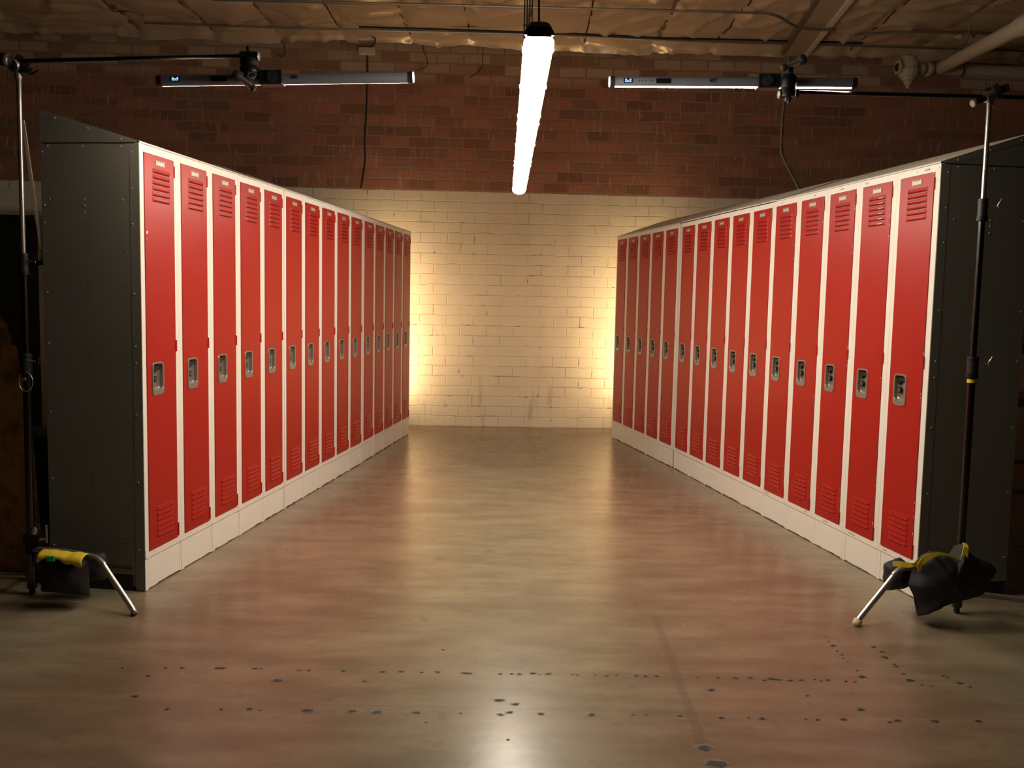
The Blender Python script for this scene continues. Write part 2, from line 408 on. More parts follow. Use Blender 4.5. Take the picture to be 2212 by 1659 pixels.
# last rows turn down over the top of the brickwork with a torn edge
yl = ys[-1]
def torn(x):
    k = 0
    while k < len(seams) - 2 and x > seams[k + 1]: k += 1
    base = [.03, .02, .05, .075, .02, .045, .03, .04, .055, .065, .035, .06, .03, .02, .05, .03, .02][k % 17]
    return base + .030 * noise.noise(V((x * 1.9, 5.5, 0))) + .016 * abs(noise.noise(V((x * 9, 1.5, 0))))
rows.append([(x, wall_y(x) - .075 + .02 * noise.noise(V((x * 4, 0, 9))), foil_z(x, yl) - .01) for x in xs])
rows.append([(x, wall_y(x) - .050 + .022 * noise.noise(V((x * 5, 3, 9))), foil_z(x, yl) - .035 - .3 * torn(x)) for x in xs])
rows.append([(x, wall_y(x) - .035 + .024 * noise.noise(V((x * 7, 6, 9))), 3.955 - torn(x)) for x in xs])
n = len(xs)
ce.add([p for r in rows for p in r], [(k * n + i, k * n + i + 1, (k + 1) * n + i + 1, (k + 1) * n + i) for k in range(len(rows) - 1) for i in range(n - 1)], 'foil', True)
ce.add([(-9, -4, 4.02), (9, -4, 4.02), (9, 10.3, 4.02), (-9, 10.3, 4.02)], [(0, 3, 2, 1)], 'brown')
tag(ce.build('ceiling'), kind='structure')
# tape along the seams of the sheets
tr = MB()
for k, sx in enumerate(seams[2:14]):
    pts = []
    for j in range(52):
        y = 7.62 + j * .04; pts.append((sx + .05 * (y - 8.6) * (1 if k % 3 else -1) * .3, y, foil_z(sx, y) - .018))
    w_ = .006 if k % 2 else .016
    vs = []; 
    for p in pts: vs += [(p[0] - w_, p[1], p[2]), (p[0] + w_, p[1], p[2] - .002)]
    tr.add(vs, [(2 * j, 2 * j + 1, 2 * j + 3, 2 * j + 2) for j in range(51)], 'brown' if k % 2 == 0 else 'dark', True)
tag(tr.build('trim_1'), kind='structure')
# boxed beam running out from the back wall on the right
bmx = MB()
def skew(xa0, xb0, xa1, xb1, z0, z1, key):      # plank between y = 9.8 and y = 7.3
    vs = [(xa0, 9.8, z0), (xb0, 9.8, z0), (xb1, 7.3, z0), (xa1, 7.3, z0), (xa0, 9.8, z1), (xb0, 9.8, z1), (xb1, 7.3, z1), (xa1, 7.3, z1)]
    bmx.add(vs, [(0, 3, 2, 1), (4, 5, 6, 7), (0, 1, 5, 4), (1, 2, 6, 5), (2, 3, 7, 6), (3, 0, 4, 7)], key)
skew(2.75, 2.95, 2.45, 2.69, 3.905, 4.0, 'beamface')
skew(2.925, 2.965, 2.67, 2.72, 3.885, 4.0, 'topgrey')
skew(2.70, 2.757, 2.40, 2.46, 3.915, 4.0, 'brown')
tag(bmx.build('trim_2'), kind='structure')

# ------------------------------------------------------------------ lockers
W = .3355; DEP = .455; TOP = 1.979
A_, B_ = .032, .297          # door opening
ZB, ZT = .176, 1.947

def rrect(cx, cz, w, h, r, y, n=5):
    ps = []
    for qx, qz, a0 in ((1, 1, 0), (-1, 1, 90), (-1, -1, 180), (1, -1, 270)):
        for i in range(n + 1):
            a = math.radians(a0 + 90 * i / n)
            ps.append((cx + qx * (w / 2 - r) + r * math.cos(a), y, cz + qz * (h / 2 - r) + r * math.sin(a)))
    return ps

def louvers(mb, z0, z1, n=6):
    xa, xb = A_ + .066, A_ + .222
    pitch = (z1 - z0) / n; h = pitch * .68
    for i in range(n):
        zb = z0 + i * pitch + .002; zt = zb + h
        y0 = -.0040; y1 = -.0100
        vs = [(xa, y0, zt), (xb, y0, zt), (xa, y0, zb), (xb, y0, zb),
              (xa + .010, y1 + .002, zb + h * .34), (xb - .010, y1 + .002, zb + h * .34),
              (xa + .007, y1, zb), (xb - .007, y1, zb), (xa + .012, y0 - .003, zt - .002), (xb - .012, y0 - .003, zt - .002)]
        mb.add(vs, [(0, 8, 9, 1), (8, 4, 5, 9), (4, 6, 7, 5), (0, 2, 6, 4), (0, 4, 8), (1, 5, 7, 3), (1, 9, 5), (2, 3, 7, 6)], 'red')
        mb.box((xa + .004, -.0052, zb - .0032), (xb - .004, -.0040, zb + .0002), 'slit')  # dark strip paints in the shadow line under the louver opening

HX, HZ = A_ + .093, .951      # handle centre
HW, HH = .106, .152
def door_mesh(chips=0, seed=0):
    d = MB(); x0, x1, z0, z1 = A_ + .0015, B_ - .0015, ZB + .002, ZT - .0025
    ya, yb = -.004, .012
    hx0, hx1, hz0, hz1 = HX - .047, HX + .047, HZ - .070, HZ + .070
    for lo, hi in (((x0, z0), (x1, hz0)), ((x0, hz1), (x1, z1)), ((x0, hz0), (hx0, hz1)), ((hx1, hz0), (x1, hz1))):
        d.box((lo[0], ya, lo[1]), (hi[0], yb, hi[1]), 'red')
    louvers(d, ZT - .205, ZT - .054)
    louvers(d, ZB + .050, ZB + .196)
    rng = random.Random(seed)
    def chip(x, z, r, key='chip', sz=1.6):
        n = 7; ps = []
        for i in range(n):
            a = 2 * PI * i / n; q = r * rng.uniform(.5, 1.2); ps.append((x + q * math.cos(a), ya - .0006, z + q * math.sin(a) * sz))
        d.add(ps, [tuple(range(n))], key)
    if chips >= 1:      # worn paint along the hinge edge
        for i in range(5 + 9 * (chips - 1)):
            chip(x1 - .0015, rng.choice([rng.uniform(ZT - .35, ZT), rng.uniform(ZB, ZB + .3), rng.uniform(.8, 1.15)]), rng.uniform(.0012, .0030), 'chip', 2.6)
    if chips >= 2:
        for i in range(6):
            chip(rng.uniform(x0 + .05, x1 - .02), rng.choice([rng.uniform(ZB + .01, ZB + .2), rng.uniform(ZT - .2, ZT)]), rng.uniform(.0012, .0026))
    return d, chip

def base_mesh(seed, wild=.004):
    rng = random.Random(seed); d = MB()
    zs = [.003 + rng.uniform(0, wild) for _ in range(9)]
    xa, xb = .0012, W - .0012
    for y, z1, a, b in ((.004, .1455, xa, xb),):
        top = [(a, y, z1), (b, y, z1)]; bot = [(b + (a - b) * i / 8, y, zs[i]) for i in range(9)]
        f = top + bot; bk = [(p[0], y + .010, p[2]) for p in f]; n = len(f)
        d.add(f + bk, [tuple(range(n))] + [tuple(reversed(range(n, 2 * n)))] + [(i, i + n, (i + 1) % n + n, (i + 1) % n) for i in range(n)], 'white')
    # lapped joint strip at the left end, a shade prouder and lower than the panel
    d.box((xa, .0022, .0015), (xa + .030, .0042, .1440), 'white')
    d.box((xb - .016, .0030, .0035), (xb, .0042, .1440), 'white')
    return d

def frame_mesh():
    d = MB(); y0, y1 = 0., .020
    d.box((.0006, y0, .1465), (A_, y1, TOP), 'white'); d.box((B_, y0, .1465), (W - .0006, y1, TOP), 'white')
    d.box((A_, y0 + .0002, ZT), (B_, y1, TOP - .0002), 'white'); d.box((A_, y0 + .0002, .1467), (B_, y1, ZB), 'white')
    # raised lap where the stile crosses the bottom rail
    d.box((.0006, -.0012, .1475), (.020, 0, ZB + .010), 'white'); d.box((W - .020, -.0012, .1475), (W - .0006, 0, ZB + .010), 'white')
    # dark strips round the door put the gap's shadow into the colour
    d.box((A_ , .0012, ZB), (A_ + .0014, .011, ZT), 'dark'); d.box((B_ - .0014, .0012, ZB), (B_, .011, ZT), 'dark')
    d.box((A_, .0012, ZT - .0024), (B_, .011, ZT), 'dark')
    return d

def scuffs(d, marks, key='scuff'):
    for x, z, w_, h_ in marks:
        n = 8; ps = []
        for i in range(n):
            a = 2 * PI * i / n; q = random.uniform(.7, 1.1); ps.append((x + w_ * q * math.cos(a), -.0007, z + h_ * q * math.sin(a)))
        d.add(ps, [tuple(range(n))], key)

def build_locker():
    root = thing('locker', (0, 0, 0), 0, 'x', 'locker')
    frame_mesh().build('face_frame', root)
    b = MB()
    b.box((.0010, .0205, .02), (.0035, DEP, TOP - .004), 'grey'); b.box((W - .0035, .0205, .02), (W - .0010, DEP, TOP - .004), 'grey')
    b.box((.0035, DEP - .003, .02), (W - .0035, DEP, TOP - .004), 'grey')
    b.box((.0035, .0205, TOP - .007), (W - .0035, DEP - .003, TOP - .004), 'grey'); b.box((.0035, .0205, .150), (W - .0035, DEP - .003, .153), 'grey')
    for x in (.02, W - .05):
        for y in (.06, DEP - .06): b.box((x, y, 0), (x + .03, y + .03, .150), 'dark')
    b.build('cabinet_body', root)
    door, _ = door_mesh(0, 0); dr = door.build('door', root)
    # recessed pan
    p = MB()
    L = [rrect(HX, HZ, HW, HH, .022, -.0040), rrect(HX, HZ, HW - .003, HH - .003, .021, -.0078), rrect(HX, HZ + .008, .086, .120, .016, -.0078),
         rrect(HX, HZ + .008, .082, .116, .014, -.0055), rrect(HX, HZ + .007, .080, .110, .013, .009), rrect(HX, HZ + .007, .072, .102, .013, .0125)]
    p.loops(L, 'pan', smooth=False); po = p.build('handle_pan', dr); po['label'] = 'recessed nickel handle pan'
    k = MB()
    k.cyl((HX - .014, .0125, HZ - .002), (HX - .014, -.001, HZ - .002), .0150, 'knob', n=18)
    k.cyl((HX - .012, -.001, HZ - .002), (HX - .012, -.0030, HZ - .002), .0085, 'pan', n=18)
    k.cyl((HX - .012, -.003, HZ - .002), (HX - .012, -.0036, HZ - .002), .0045, 'knob', n=12)
    k.build('lock_knob', dr)
    h = MB()
    h.box((HX - .037, .000, HZ + .040), (HX + .028, .0125, HZ + .058), 'knob'); h.cyl((HX - .021, .0125, HZ + .036), (HX - .021, .001, HZ + .036), .0125, 'knob', n=16)
    h.build('latch', dr)
    n_ = MB(); px, pz = A_ + .137, ZT - .0335
    n_.box((px - .037, -.0064, pz - .012), (px + .037, -.0040, pz + .012), 'plate')
    for q in (-.022, .0, .020): n_.box((px + q - .007, -.0069, pz + .0075), (px + q + .007, -.0062, pz + .0105), 'marker')
    n_.box((px - .032, -.0067, pz - .0115), (px + .032, -.0062, pz - .0098), 'knob')
    n_.build('number_plate', dr)
    for za, zb in ((ZT - .080, ZT - .026), (1.065, 1.118), (ZB + .008, ZB + .070)):
        hg = MB(); hg.cyl((B_ + .0020, -.0040, za), (B_ + .0020, -.0040, zb), .0044, 'red', n=10)
        for q in (.33, .66):
            z = za + (zb - za) * q; hg.cyl((B_ + .0020, -.0040, z - .0006), (B_ + .0020, -.0040, z + .0006), .0047, 'slit', n=10)
        hg.build('hinge', dr)
    base_mesh(1).build('base_panel', root)
    return root

BK = {'L': [(-1.625, 4.053, 1.4449), (-1.415, 5.728, 1.4444), (-1.204, 7.430, 1.4571)],
      'R': [(1.004, 9.153, -1.3795), (1.332, 7.479, -1.4027), (1.6095, 5.8205, -1.4102)]}
proto = build_locker()
ORD = ['first', 'second', 'third', 'fourth', 'fifth', 'sixth', 'seventh', 'eighth', 'ninth', 'tenth', 'eleventh', 'twelfth', 'thirteenth', 'fourteenth', 'fifteenth']
lockers = {}
used = False
def set_part(root, name, mb, **kw):
    """give one part of a copied locker a mesh of its own"""
    for ch in [k for k in bpy.data.objects if k.parent == root and k.name.split('.')[0] == name]:
        tmp = mb.build('tmp'); ch.data = tmp.data; ch.data.name = name; bpy.data.objects.remove(tmp)
for side in 'LR':
    for i in range(15):
        b = i // 5; x, y, a = BK[side][b]; u = (i % 5) * W
        o = proto if not used else copy_thing(proto); used = True
        o.location = (x + u * math.cos(a), y + u * math.sin(a), 0); o.rotation_euler = (0, 0, a)
        near = i if side == 'L' else 14 - i
        row = 'left' if side == 'L' else 'right'
        if near == 0:
            lab = 'nearest left-row locker, red door with a pale chip beside the handle edge, grey riveted end' if side == 'L' else 'nearest right-row locker, red door, dark riveted end panel behind the light stand'
        elif near == 14: lab = 'farthest red-doored locker of the %s row, next to the cream brick wall' % row
        elif side == 'R' and near == 1: lab = 'red locker with white scratches on its upper louvers, second from near end of right row'
        elif near >= 10: lab = 'red-doored locker, %s from the brick-wall end of the %s row' % (ORD[14 - near], row)
        else: lab = 'red-doored white-framed locker, %s from the near end of the %s row' % (ORD[near], row)
        tag(o, lab, 'locker', 'red lockers of the %s row' % row)
        lockers[(side, near)] = o
bpy.context.view_layer.update()
for (side, near), o in lockers.items():
    set_part(o, 'base_panel', base_mesh(hash_ := near * 13 + (5 if side == 'L' else 77), .006 if side == 'L' else .005))
    if side == 'R' or near == 0:
        c = 2 if (side == 'R' and near < 6) else 1
        d, chip = door_mesh(c if side == 'R' else 0, near * 31 + 3)
        if side == 'R' and near == 1:
            pitch = (.205 - .054) / 6
            for k in range(6):
                z = ZT - .205 + k * pitch + .002 + .004
                d.box((A_ + .165, -.0132, z - .0012), (A_ + .208, -.0122, z + .0016), 'chip')
        if side == 'R' and near == 0: chip(A_ + .155, ZT - .068, .0035, 'chip', 2.2)
        if side == 'L' and near == 0:
            chip(A_ + .018, 1.600, .010, 'chip', 1.1); chip(A_ + .016, 1.572, .003, 'chip', 1.)
        set_part(o, 'door', d)
    fr = frame_mesh(); rng = random.Random(near * 7 + (1 if side == 'L' else 2)); mk = []
    for k in range(2): mk.append((rng.uniform(.05, .28), .162, .0035, .003))
    if side == 'R' and near < 5: mk += [(rng.uniform(.06, .27), .160, rng.uniform(.02, .05), .005), (rng.uniform(.06, .27), 1.963, rng.uniform(.01, .035), .005)]
    if side == 'R' and near == 0: mk += [(.325, 1.962, .004, .006), (.25, 1.965, .008, .007), (.16, 1.962, .006, .005)]
    if side == 'L' and near == 0: mk += [(.010, 1.70, .002, .003), (.012, 1.605, .002, .003), (.013, 1.58, .002, .003)]
    scuffs(fr, mk, 'scuff'); set_part(o, 'face_frame', fr)

# riveted end panels on the two near lockers
RIV = [(.423, 1.965), (.26, 1.965), (.082, 1.965), (.448, 1.94), (.034, 1.94), (.034, 1.784), (.419, 1.737), (.256, 1.737), (.077, 1.735), (.444, 1.711), (.256, 1.711), (.255, 1.679), (.034, 1.632), (.445, 1.635), (.44, 1.331), (.031, 1.33), (.029, 1.101), (.439, 1.104), (.028, 1.027), (.439, .799), (.029, .799), (.438, .496), (.027, .495), (.438, .19), (.028, .19)]
HOL = [(.255, 1.631), (.254, 1.599), (.252, 1.513), (.251, 1.416), (.249, 1.384), (.248, 1.363), (.247, 1.333), (.248, 1.302), (.245, 1.121), (.244, 1.09), (.244, 1.064), (.244, 1.038), (.417, 1.514), (.412, 1.363), (.413, 1.064), (.076, 1.512), (.074, 1.361), (.071, 1.062), (.243, 1.006), (.243, .825), (.243, .793), (.243, .765), (.242, .743), (.242, .711), (.244, .615), (.244, .531), (.244, .498), (.244, .473), (.069, .763), (.068, .615), (.068, .473), (.074, .383), (.244, .40), (.41, .62), (.41, .47), (.09, .235), (.11, .235), (.09, .215), (.11, .215)]
def end_panel(root, sx):
    """sx = x of the outer face; sgn points outward"""
    sgn = -1 if sx < .1 else 1
    p = MB(); a, b_ = sorted((sx, sx + sgn * .0025))
    p.box((a, .045, .075), (b_, DEP + .002, TOP - .004), 'grey')
    a2, b2 = sorted((sx, sx + sgn * .0034)); p.box((a2, .001, .002), (b2, .044, TOP - .003), 'grey')
    p.box((min(sx, sx - sgn * .004), .06, .0), (max(sx, sx - sgn * .004), DEP, .074), 'dark')
    for y, z in RIV:
        if z > .9 or sgn < 0 or True:
            f0 = sx + sgn * (.0034 if y < .044 else .0025)
            p.lathe((f0, y, z), (sgn, 0, 0), [(0, .0050), (.0012, .0046), (.0024, .0028), (.0028, .0005)], 'rivet', n=10)
    for y, z in HOL:
        f0 = sx + sgn * .0026; p.cyl((f0 - sgn * .0002, y, z), (f0 + sgn * .0002, y, z), .0028, 'marker', n=8, smooth=False)
    if sgn < 0:
        for z in (.112, .102): p.box((sx - .0032, .060, z), (sx - .0024, .30, z + .003), 'dark')
    return p.build('end_panel', root)
end_panel(lockers[('L', 0)], 0.0)
end_panel(lockers[('R', 0)], W)
# flat strut bolted behind the near left locker
br = MB(); br.box((-.003, -.007, 0), (.003, .007, .56), 'scuff')
bo = br.build('brace_strut', lockers[('L', 0)]); bo.location = (.004, DEP + .012, 1.52)
bo.rotation_euler = (-.13, .0, 0)

# sloped tops
def slope_top(side, b, lab, dz=0., u0=0., u1=None, lift=0.):
    x, y, a = BK[side][b]; L = 5 * W if u1 is None else u1
    root = thing('sloped_locker_top', (x, y, 0), a, lab, 'locker top', 'sloped metal tops on the locker rows')
    z0 = TOP + .0015 + dz; z1 = 2.128 + dz + lift; th = .003; y0 = -.002; y1 = DEP + .004
    s = MB()
    def q(yy, off=0): return z0 + .006 + (z1 - z0 - .006) * (yy - y0) / (y1 - y0) + off
    s.add([(u0, y0, q(y0)), (L, y0, q(y0)), (L, y1, q(y1)), (u0, y1, q(y1)), (u0, y0, q(y0, -th)), (L, y0, q(y0, -th)), (L, y1, q(y1, -th)), (u0, y1, q(y1, -th))],
          [(0, 1, 2, 3), (4, 7, 6, 5), (0, 4, 5, 1), (1, 5, 6, 2), (2, 6, 7, 3), (3, 7, 4, 0)], 'topgrey')
    s.box((u0, y0, z0), (L, y0 + .003, z0 + .007), 'white')
    s.box((u0 + .004, y1 - .004, z0), (L - .004, y1, z1 - th), 'topgrey')
    s.build('top_sheet', root)
    for ux, sg in ((u0, -1), (L, 1)):
        g = MB(); xa = ux - sg * .003; xb = ux + sg * .0005
        ps = [(y0 + .03, z0), (y1, z0), (y1, z1 - th), (y0 + .03, q(y0 + .03, -th))]
        f = [(xb, p, z) for p, z in ps]; k = [(xa, p, z) for p, z in ps]
        g.add(f + k, [(0, 1, 2, 3), (7, 6, 5, 4)] + [(i, i + 4, (i + 1) % 4 + 4, (i + 1) % 4) for i in range(4)], 'grey')
        # folded flange under the slope with three rivets
        ps = [(y0 + .002, q(y0 + .002, 0)), (y1, q(y1, 0)), (y1, q(y1, -.030)), (y0 + .085, q(y0 + .085, -.030)), (y0 + .02, z0)]
        xc = ux + sg * .002
        f = [(xc, p, z) for p, z in ps]; k = [(xb, p, z) for p, z in ps]
        g.add(f + k, [(0, 1, 2, 3, 4), (9, 8, 7, 6, 5)] + [(i, i + 5, (i + 1) % 5 + 5, (i + 1) % 5) for i in range(5)], 'grey')
        if (side == 'L' and b == 0 and sg < 0) or (side == 'R' and b == 2 and sg > 0):
            for yy in (.081, .235, .387): g.lathe((xc, yy, q(yy, -.017)), (sg, 0, 0), [(0, .0052), (.0014, .0046), (.003, .0005)], 'rivet', n=10)
        g.build('gable', root)
    return root
slope_top('L', 0, 'sloped grey metal top over the nearest five lockers of the left row', lift=-.004)
slope_top('L', 1, 'sloped grey metal top over the middle five lockers of the left row', lift=.012)
slope_top('L', 2, 'sloped grey metal top over the farthest lockers of the left row', lift=.010)
slope_top('R', 0, 'sloped grey metal top over the farthest lockers of the right row', lift=.020)
slope_top('R', 1, 'sloped grey metal top over the middle five lockers of the right row', dz=.004, lift=.014)
slope_top('R', 2, 'sloped grey metal top over the nearest five lockers of the right row', lift=.010)

# ------------------------------------------------------------------ hanging light line
CX = (.058, .054, .046, .035)
FA, FB = V((.062, 2.925, 2.148)), V((.022, 6.80, 2.148))
dirf = (FB - FA) / 3; LEN = dirf.length; ang = math.atan2(dirf.y, dirf.x)
def section(w_, zt, n=9, e1=1., e2=1.):
    return [(w_ * math.copysign(abs(math.cos(PI * i / n)) ** e1, math.cos(PI * i / n)), zt * max(0, math.sin(PI * i / n)) ** e2) for i in range(n + 1)]
for k in range(3):
    p = FA + dirf * k
    lab = ['lit white linear lamp with black end cap, nearest of the line hanging between the lockers',
           'lit white linear lamp hanging in the middle of the ceiling line, between two others',
           'lit white linear lamp hanging farthest away, close to the cream brick wall'][k]
    root = thing('linear_lamp', p, ang, lab, 'light fixture', 'linear lamps hung end to end')
    hs = MB(); L = LEN - .004; e = .028; HWd = .0475
    # black upper tray with sloped ends
    lo = [[(x, sc * c_[0], c_[1] * zs) for c_ in section(HWd, .046, 14, .55, .8)] for x, sc, zs in ((.0, .99, .12), (.002, .97, .60), (e * .6, .90, .98), (e * 1.4, .78, .70), (L - e, .78, .70), (L - .006, .78, .45), (L, .78, .08))]
    hs.loops(lo, 'black', smooth=False); hs.add(lo[0], [tuple(range(len(lo[0])))], 'black')
    hs.box((.0, -HWd * .80, -.0045), (L, HWd * .80, .002), 'black')
    hs.build('housing', root)
    df = MB()
    lo = [[(x, sc * HWd * math.cos(math.radians(-32 + 244 * q / 14)), -.016 - .028 * zs * math.sin(math.radians(-32 + 244 * q / 14))) for q in range(15)] for x, sc, zs in ((.003, .93, .30), (.012, .98, .8), (.03, 1., 1.), (L - .03, 1., 1.), (L - .012, .98, .86), (L - .002, .95, .72))]
    df.loops(lo, 'lamp', smooth=True, flip=True); df.add(lo[0], [tuple(range(len(lo[0])))], 'lamp')
    df.build('diffuser', root)['label'] = 'white glowing diffuser'
    if k < 3:
        cf = MB()
        pts = [(L - .001, c_[0] * 1.01, -.014 - c_[1] * 1.03) for c_ in section(HWd, .030, 12)]
        cf.tube(pts, .0022, 'lampclip', n=6); cf.build('end_rim', root)
    for s_ in (-1, 1):
        for q in ((.11, .62, 1.17) if k == 0 else (.06, .62, 1.2)):
            c_ = MB(); c_.box((q - .012, s_ * HWd - .004, -.022), (q + .012, s_ * (HWd + .001) + .005 * s_ + .0, .004), 'lampclip') if False else c_.box((q - .012, min(s_ * HWd, s_ * (HWd + .004)), -.022), (q + .012, max(s_ * HWd, s_ * (HWd + .004)), -.010), 'lampclip')
            c_.build('clip', root)
for d, x, r, lab in ((2.975, .0565, .0032, 'thick black cord dropping to the near end cap of the hanging lamp'), (4.4, CX[0], .0033, 'thin black cord, rightmost of the four hanging left of the thick one'),
                     (5.1, CX[1], .0037, 'thin black cord, third from left of the four above the hanging lamps'), (5.8, CX[2], .0041, 'thin black cord, second from left of the four above the hanging lamps'),
                     (6.6, CX[3], .0046, 'thin black cord, leftmost of the four above the hanging lamps')):
    p = FA + (FB - FA) * ((d - FA.y) / (FB.y - FA.y))
    c_ = MB().tube([(p.x, p.y, 2.187), (p.x * .5 + x * .5, p.y, 2.30), (x, p.y, 2.5), (x, p.y, 4.02)], r, 'cord', n=8)
    tag(c_.build('hanging_cord'), lab, 'cord', 'cords holding up the hanging lamps')

# ------------------------------------------------------------------ LED tubes
def text_mesh(body, size, name, key, parent, mtx, ext=.0002):
    cu = bpy.data.curves.new('t', 'FONT'); cu.body = body; cu.size = size; cu.align_x = 'CENTER'; cu.align_y = 'CENTER'; cu.extrude = ext; cu.offset = size * .02
    o = bpy.data.objects.new('t', cu); COL.objects.link(o)
    bpy.context.view_layer.update()
    me = bpy.data.meshes.new_from_object(o.evaluated_get(bpy.context.evaluated_depsgraph_get()))
    bpy.data.objects.remove(o); me.materials.clear(); me.materials.append(M[key]); me.name = name
    me.transform(mtx)
    q = bpy.data.objects.new(name, me); COL.objects.link(q); q.parent = parent
    return q
R_T = .0215
def led_tube(p0, p1, key, phi0, phi1, lab, endlit, disp, winx, clipx, num, numx):
    p0, p1 = V(p0), V(p1); d = p1 - p0; L = d.length
    root = thing('led_tube', p0, 0, lab, 'light', 'LED tubes clamped on the boom arms')
    root.rotation_euler = (0, -math.asin(d.z / L), math.atan2(d.y, d.x))
    n = 48; body = MB(); st = MB()
    def pt(x, k, r=R_T):
        a = 2 * PI * k / n; return (x, r * math.sin(a), -r * math.cos(a))   # a = 0 points down, 90 deg points away from the camera (+y)
    for k in range(n):
        a = math.degrees(2 * PI * (k + .5) / n); a = a if a < 180 else a - 360
        lit = phi0 <= a <= phi1
        xa, xb = (.020, L - .020)
        r = R_T
        (st if lit else body).add([pt(xa, k, r), pt(xb, k, r), pt(xb, k + 1, r), pt(xa, k + 1, r)], [(0, 1, 2, 3)], key if lit else 'alu', True)
    body.build('tube_body', root); st.build('light_strip', root)['label'] = 'glowing strip'
    for x0, x1, sg in ((0, .020, -1), (L - .020, L, 1)):
        e = MB(); e.cyl((x0, 0, 0), (x1, 0, 0), R_T + .0008, 'blackplastic', n=28)
        eo = e.build('end_cap', root)
        if endlit == sg:
            xe = 0 if sg < 0 else L
            f_ = MB(); f_.lathe((xe, 0, 0), (sg, 0, 0), [(0, R_T * .98), (.0035, R_T * .93), (.0045, R_T * .6)], 'tubeend', n=28); f_.build('end_lens', eo)['label'] = 'white lit end'
    # display towards the room
    s_ = MB(); s_.box((disp - .018, -R_T - .0012, -.008), (disp + .018, -R_T + .004, .009), 'screen'); so = s_.build('display', root)
    tx = MB()
    for z, a, b_ in ((.0055, -.012, -.006), (.0055, .006, .013), (.0015, -.013, .004), (-.003, -.013, .013), (.0015, .007, .012)):
        tx.box((disp + a, -R_T - .0018, z - .0012), (disp + b_, -R_T - .0010, z + .0012), 'screentext')
    tx.build('screen_text', so)['label'] = 'small glowing blue read-out'
    w_ = MB(); w_.box((winx - .030, -R_T - .0010, -.009), (winx + .030, -R_T + .006, .010), 'aludark'); w_.build('control_window', root)
    b_ = MB()
    for q in (.045, .058, .071, .088, .1): b_.cyl((disp + q, -R_T - .0012, 0), (disp + q, -R_T + .003, 0), .0022, 'marker', n=8)
    b_.build('button_row', root)
    text_mesh(num, .020, 'handwritten_number', 'marker', root, Matrix.Translation((numx, -R_T - .0006, .002)) @ Matrix.Rotation(PI / 2, 4, 'X'))
    c_ = MB(); c_.box((clipx - .046, -R_T - .010, -.026), (clipx + .046, R_T + .006, .030), 'blackplastic')
    sgc = -1 if endlit < 0 else 1
    c_.cyl((clipx + .008 * sgc, -R_T - .018, .002), (clipx + .008 * sgc, -R_T - .008, .002), .021, 'rubberdark', n=24)
    c_.build('tube_holder', root, bevel=.004)
    return root
led_tube((-1.427, 3.75, 2.172), (-.416, 3.75, 2.206), 'tubeL', 7, 125, 'LED tube with a thin lower glow and lit right end, above the left lockers', 1, .078, .250, .455, '406', .545)
led_tube((.372, 3.85, 2.227), (1.371, 3.85, 2.241), 'tubeR', -32, 95, 'LED tube with a bright lower edge and lit left end, above the right lockers', -1, .072, .215, .640, '407', .415)

# ------------------------------------------------------------------ stands
def knob_tee(mb, p, d, key='chrome', s=1.):
    p = V(p); d = V(d).normalized()
    mb.cyl(p, p + d * .035 * s, .005, 'chrome', n=10)
    a = V((0, 0, 1)); q = p + d * .040 * s
    mb.tube([q - a * .010 + d * .004, q, q + a * .020 * s + d * .012, q + a * .030 * s + d * .016], [.0045, .0055, .005, .003], key, n=8)

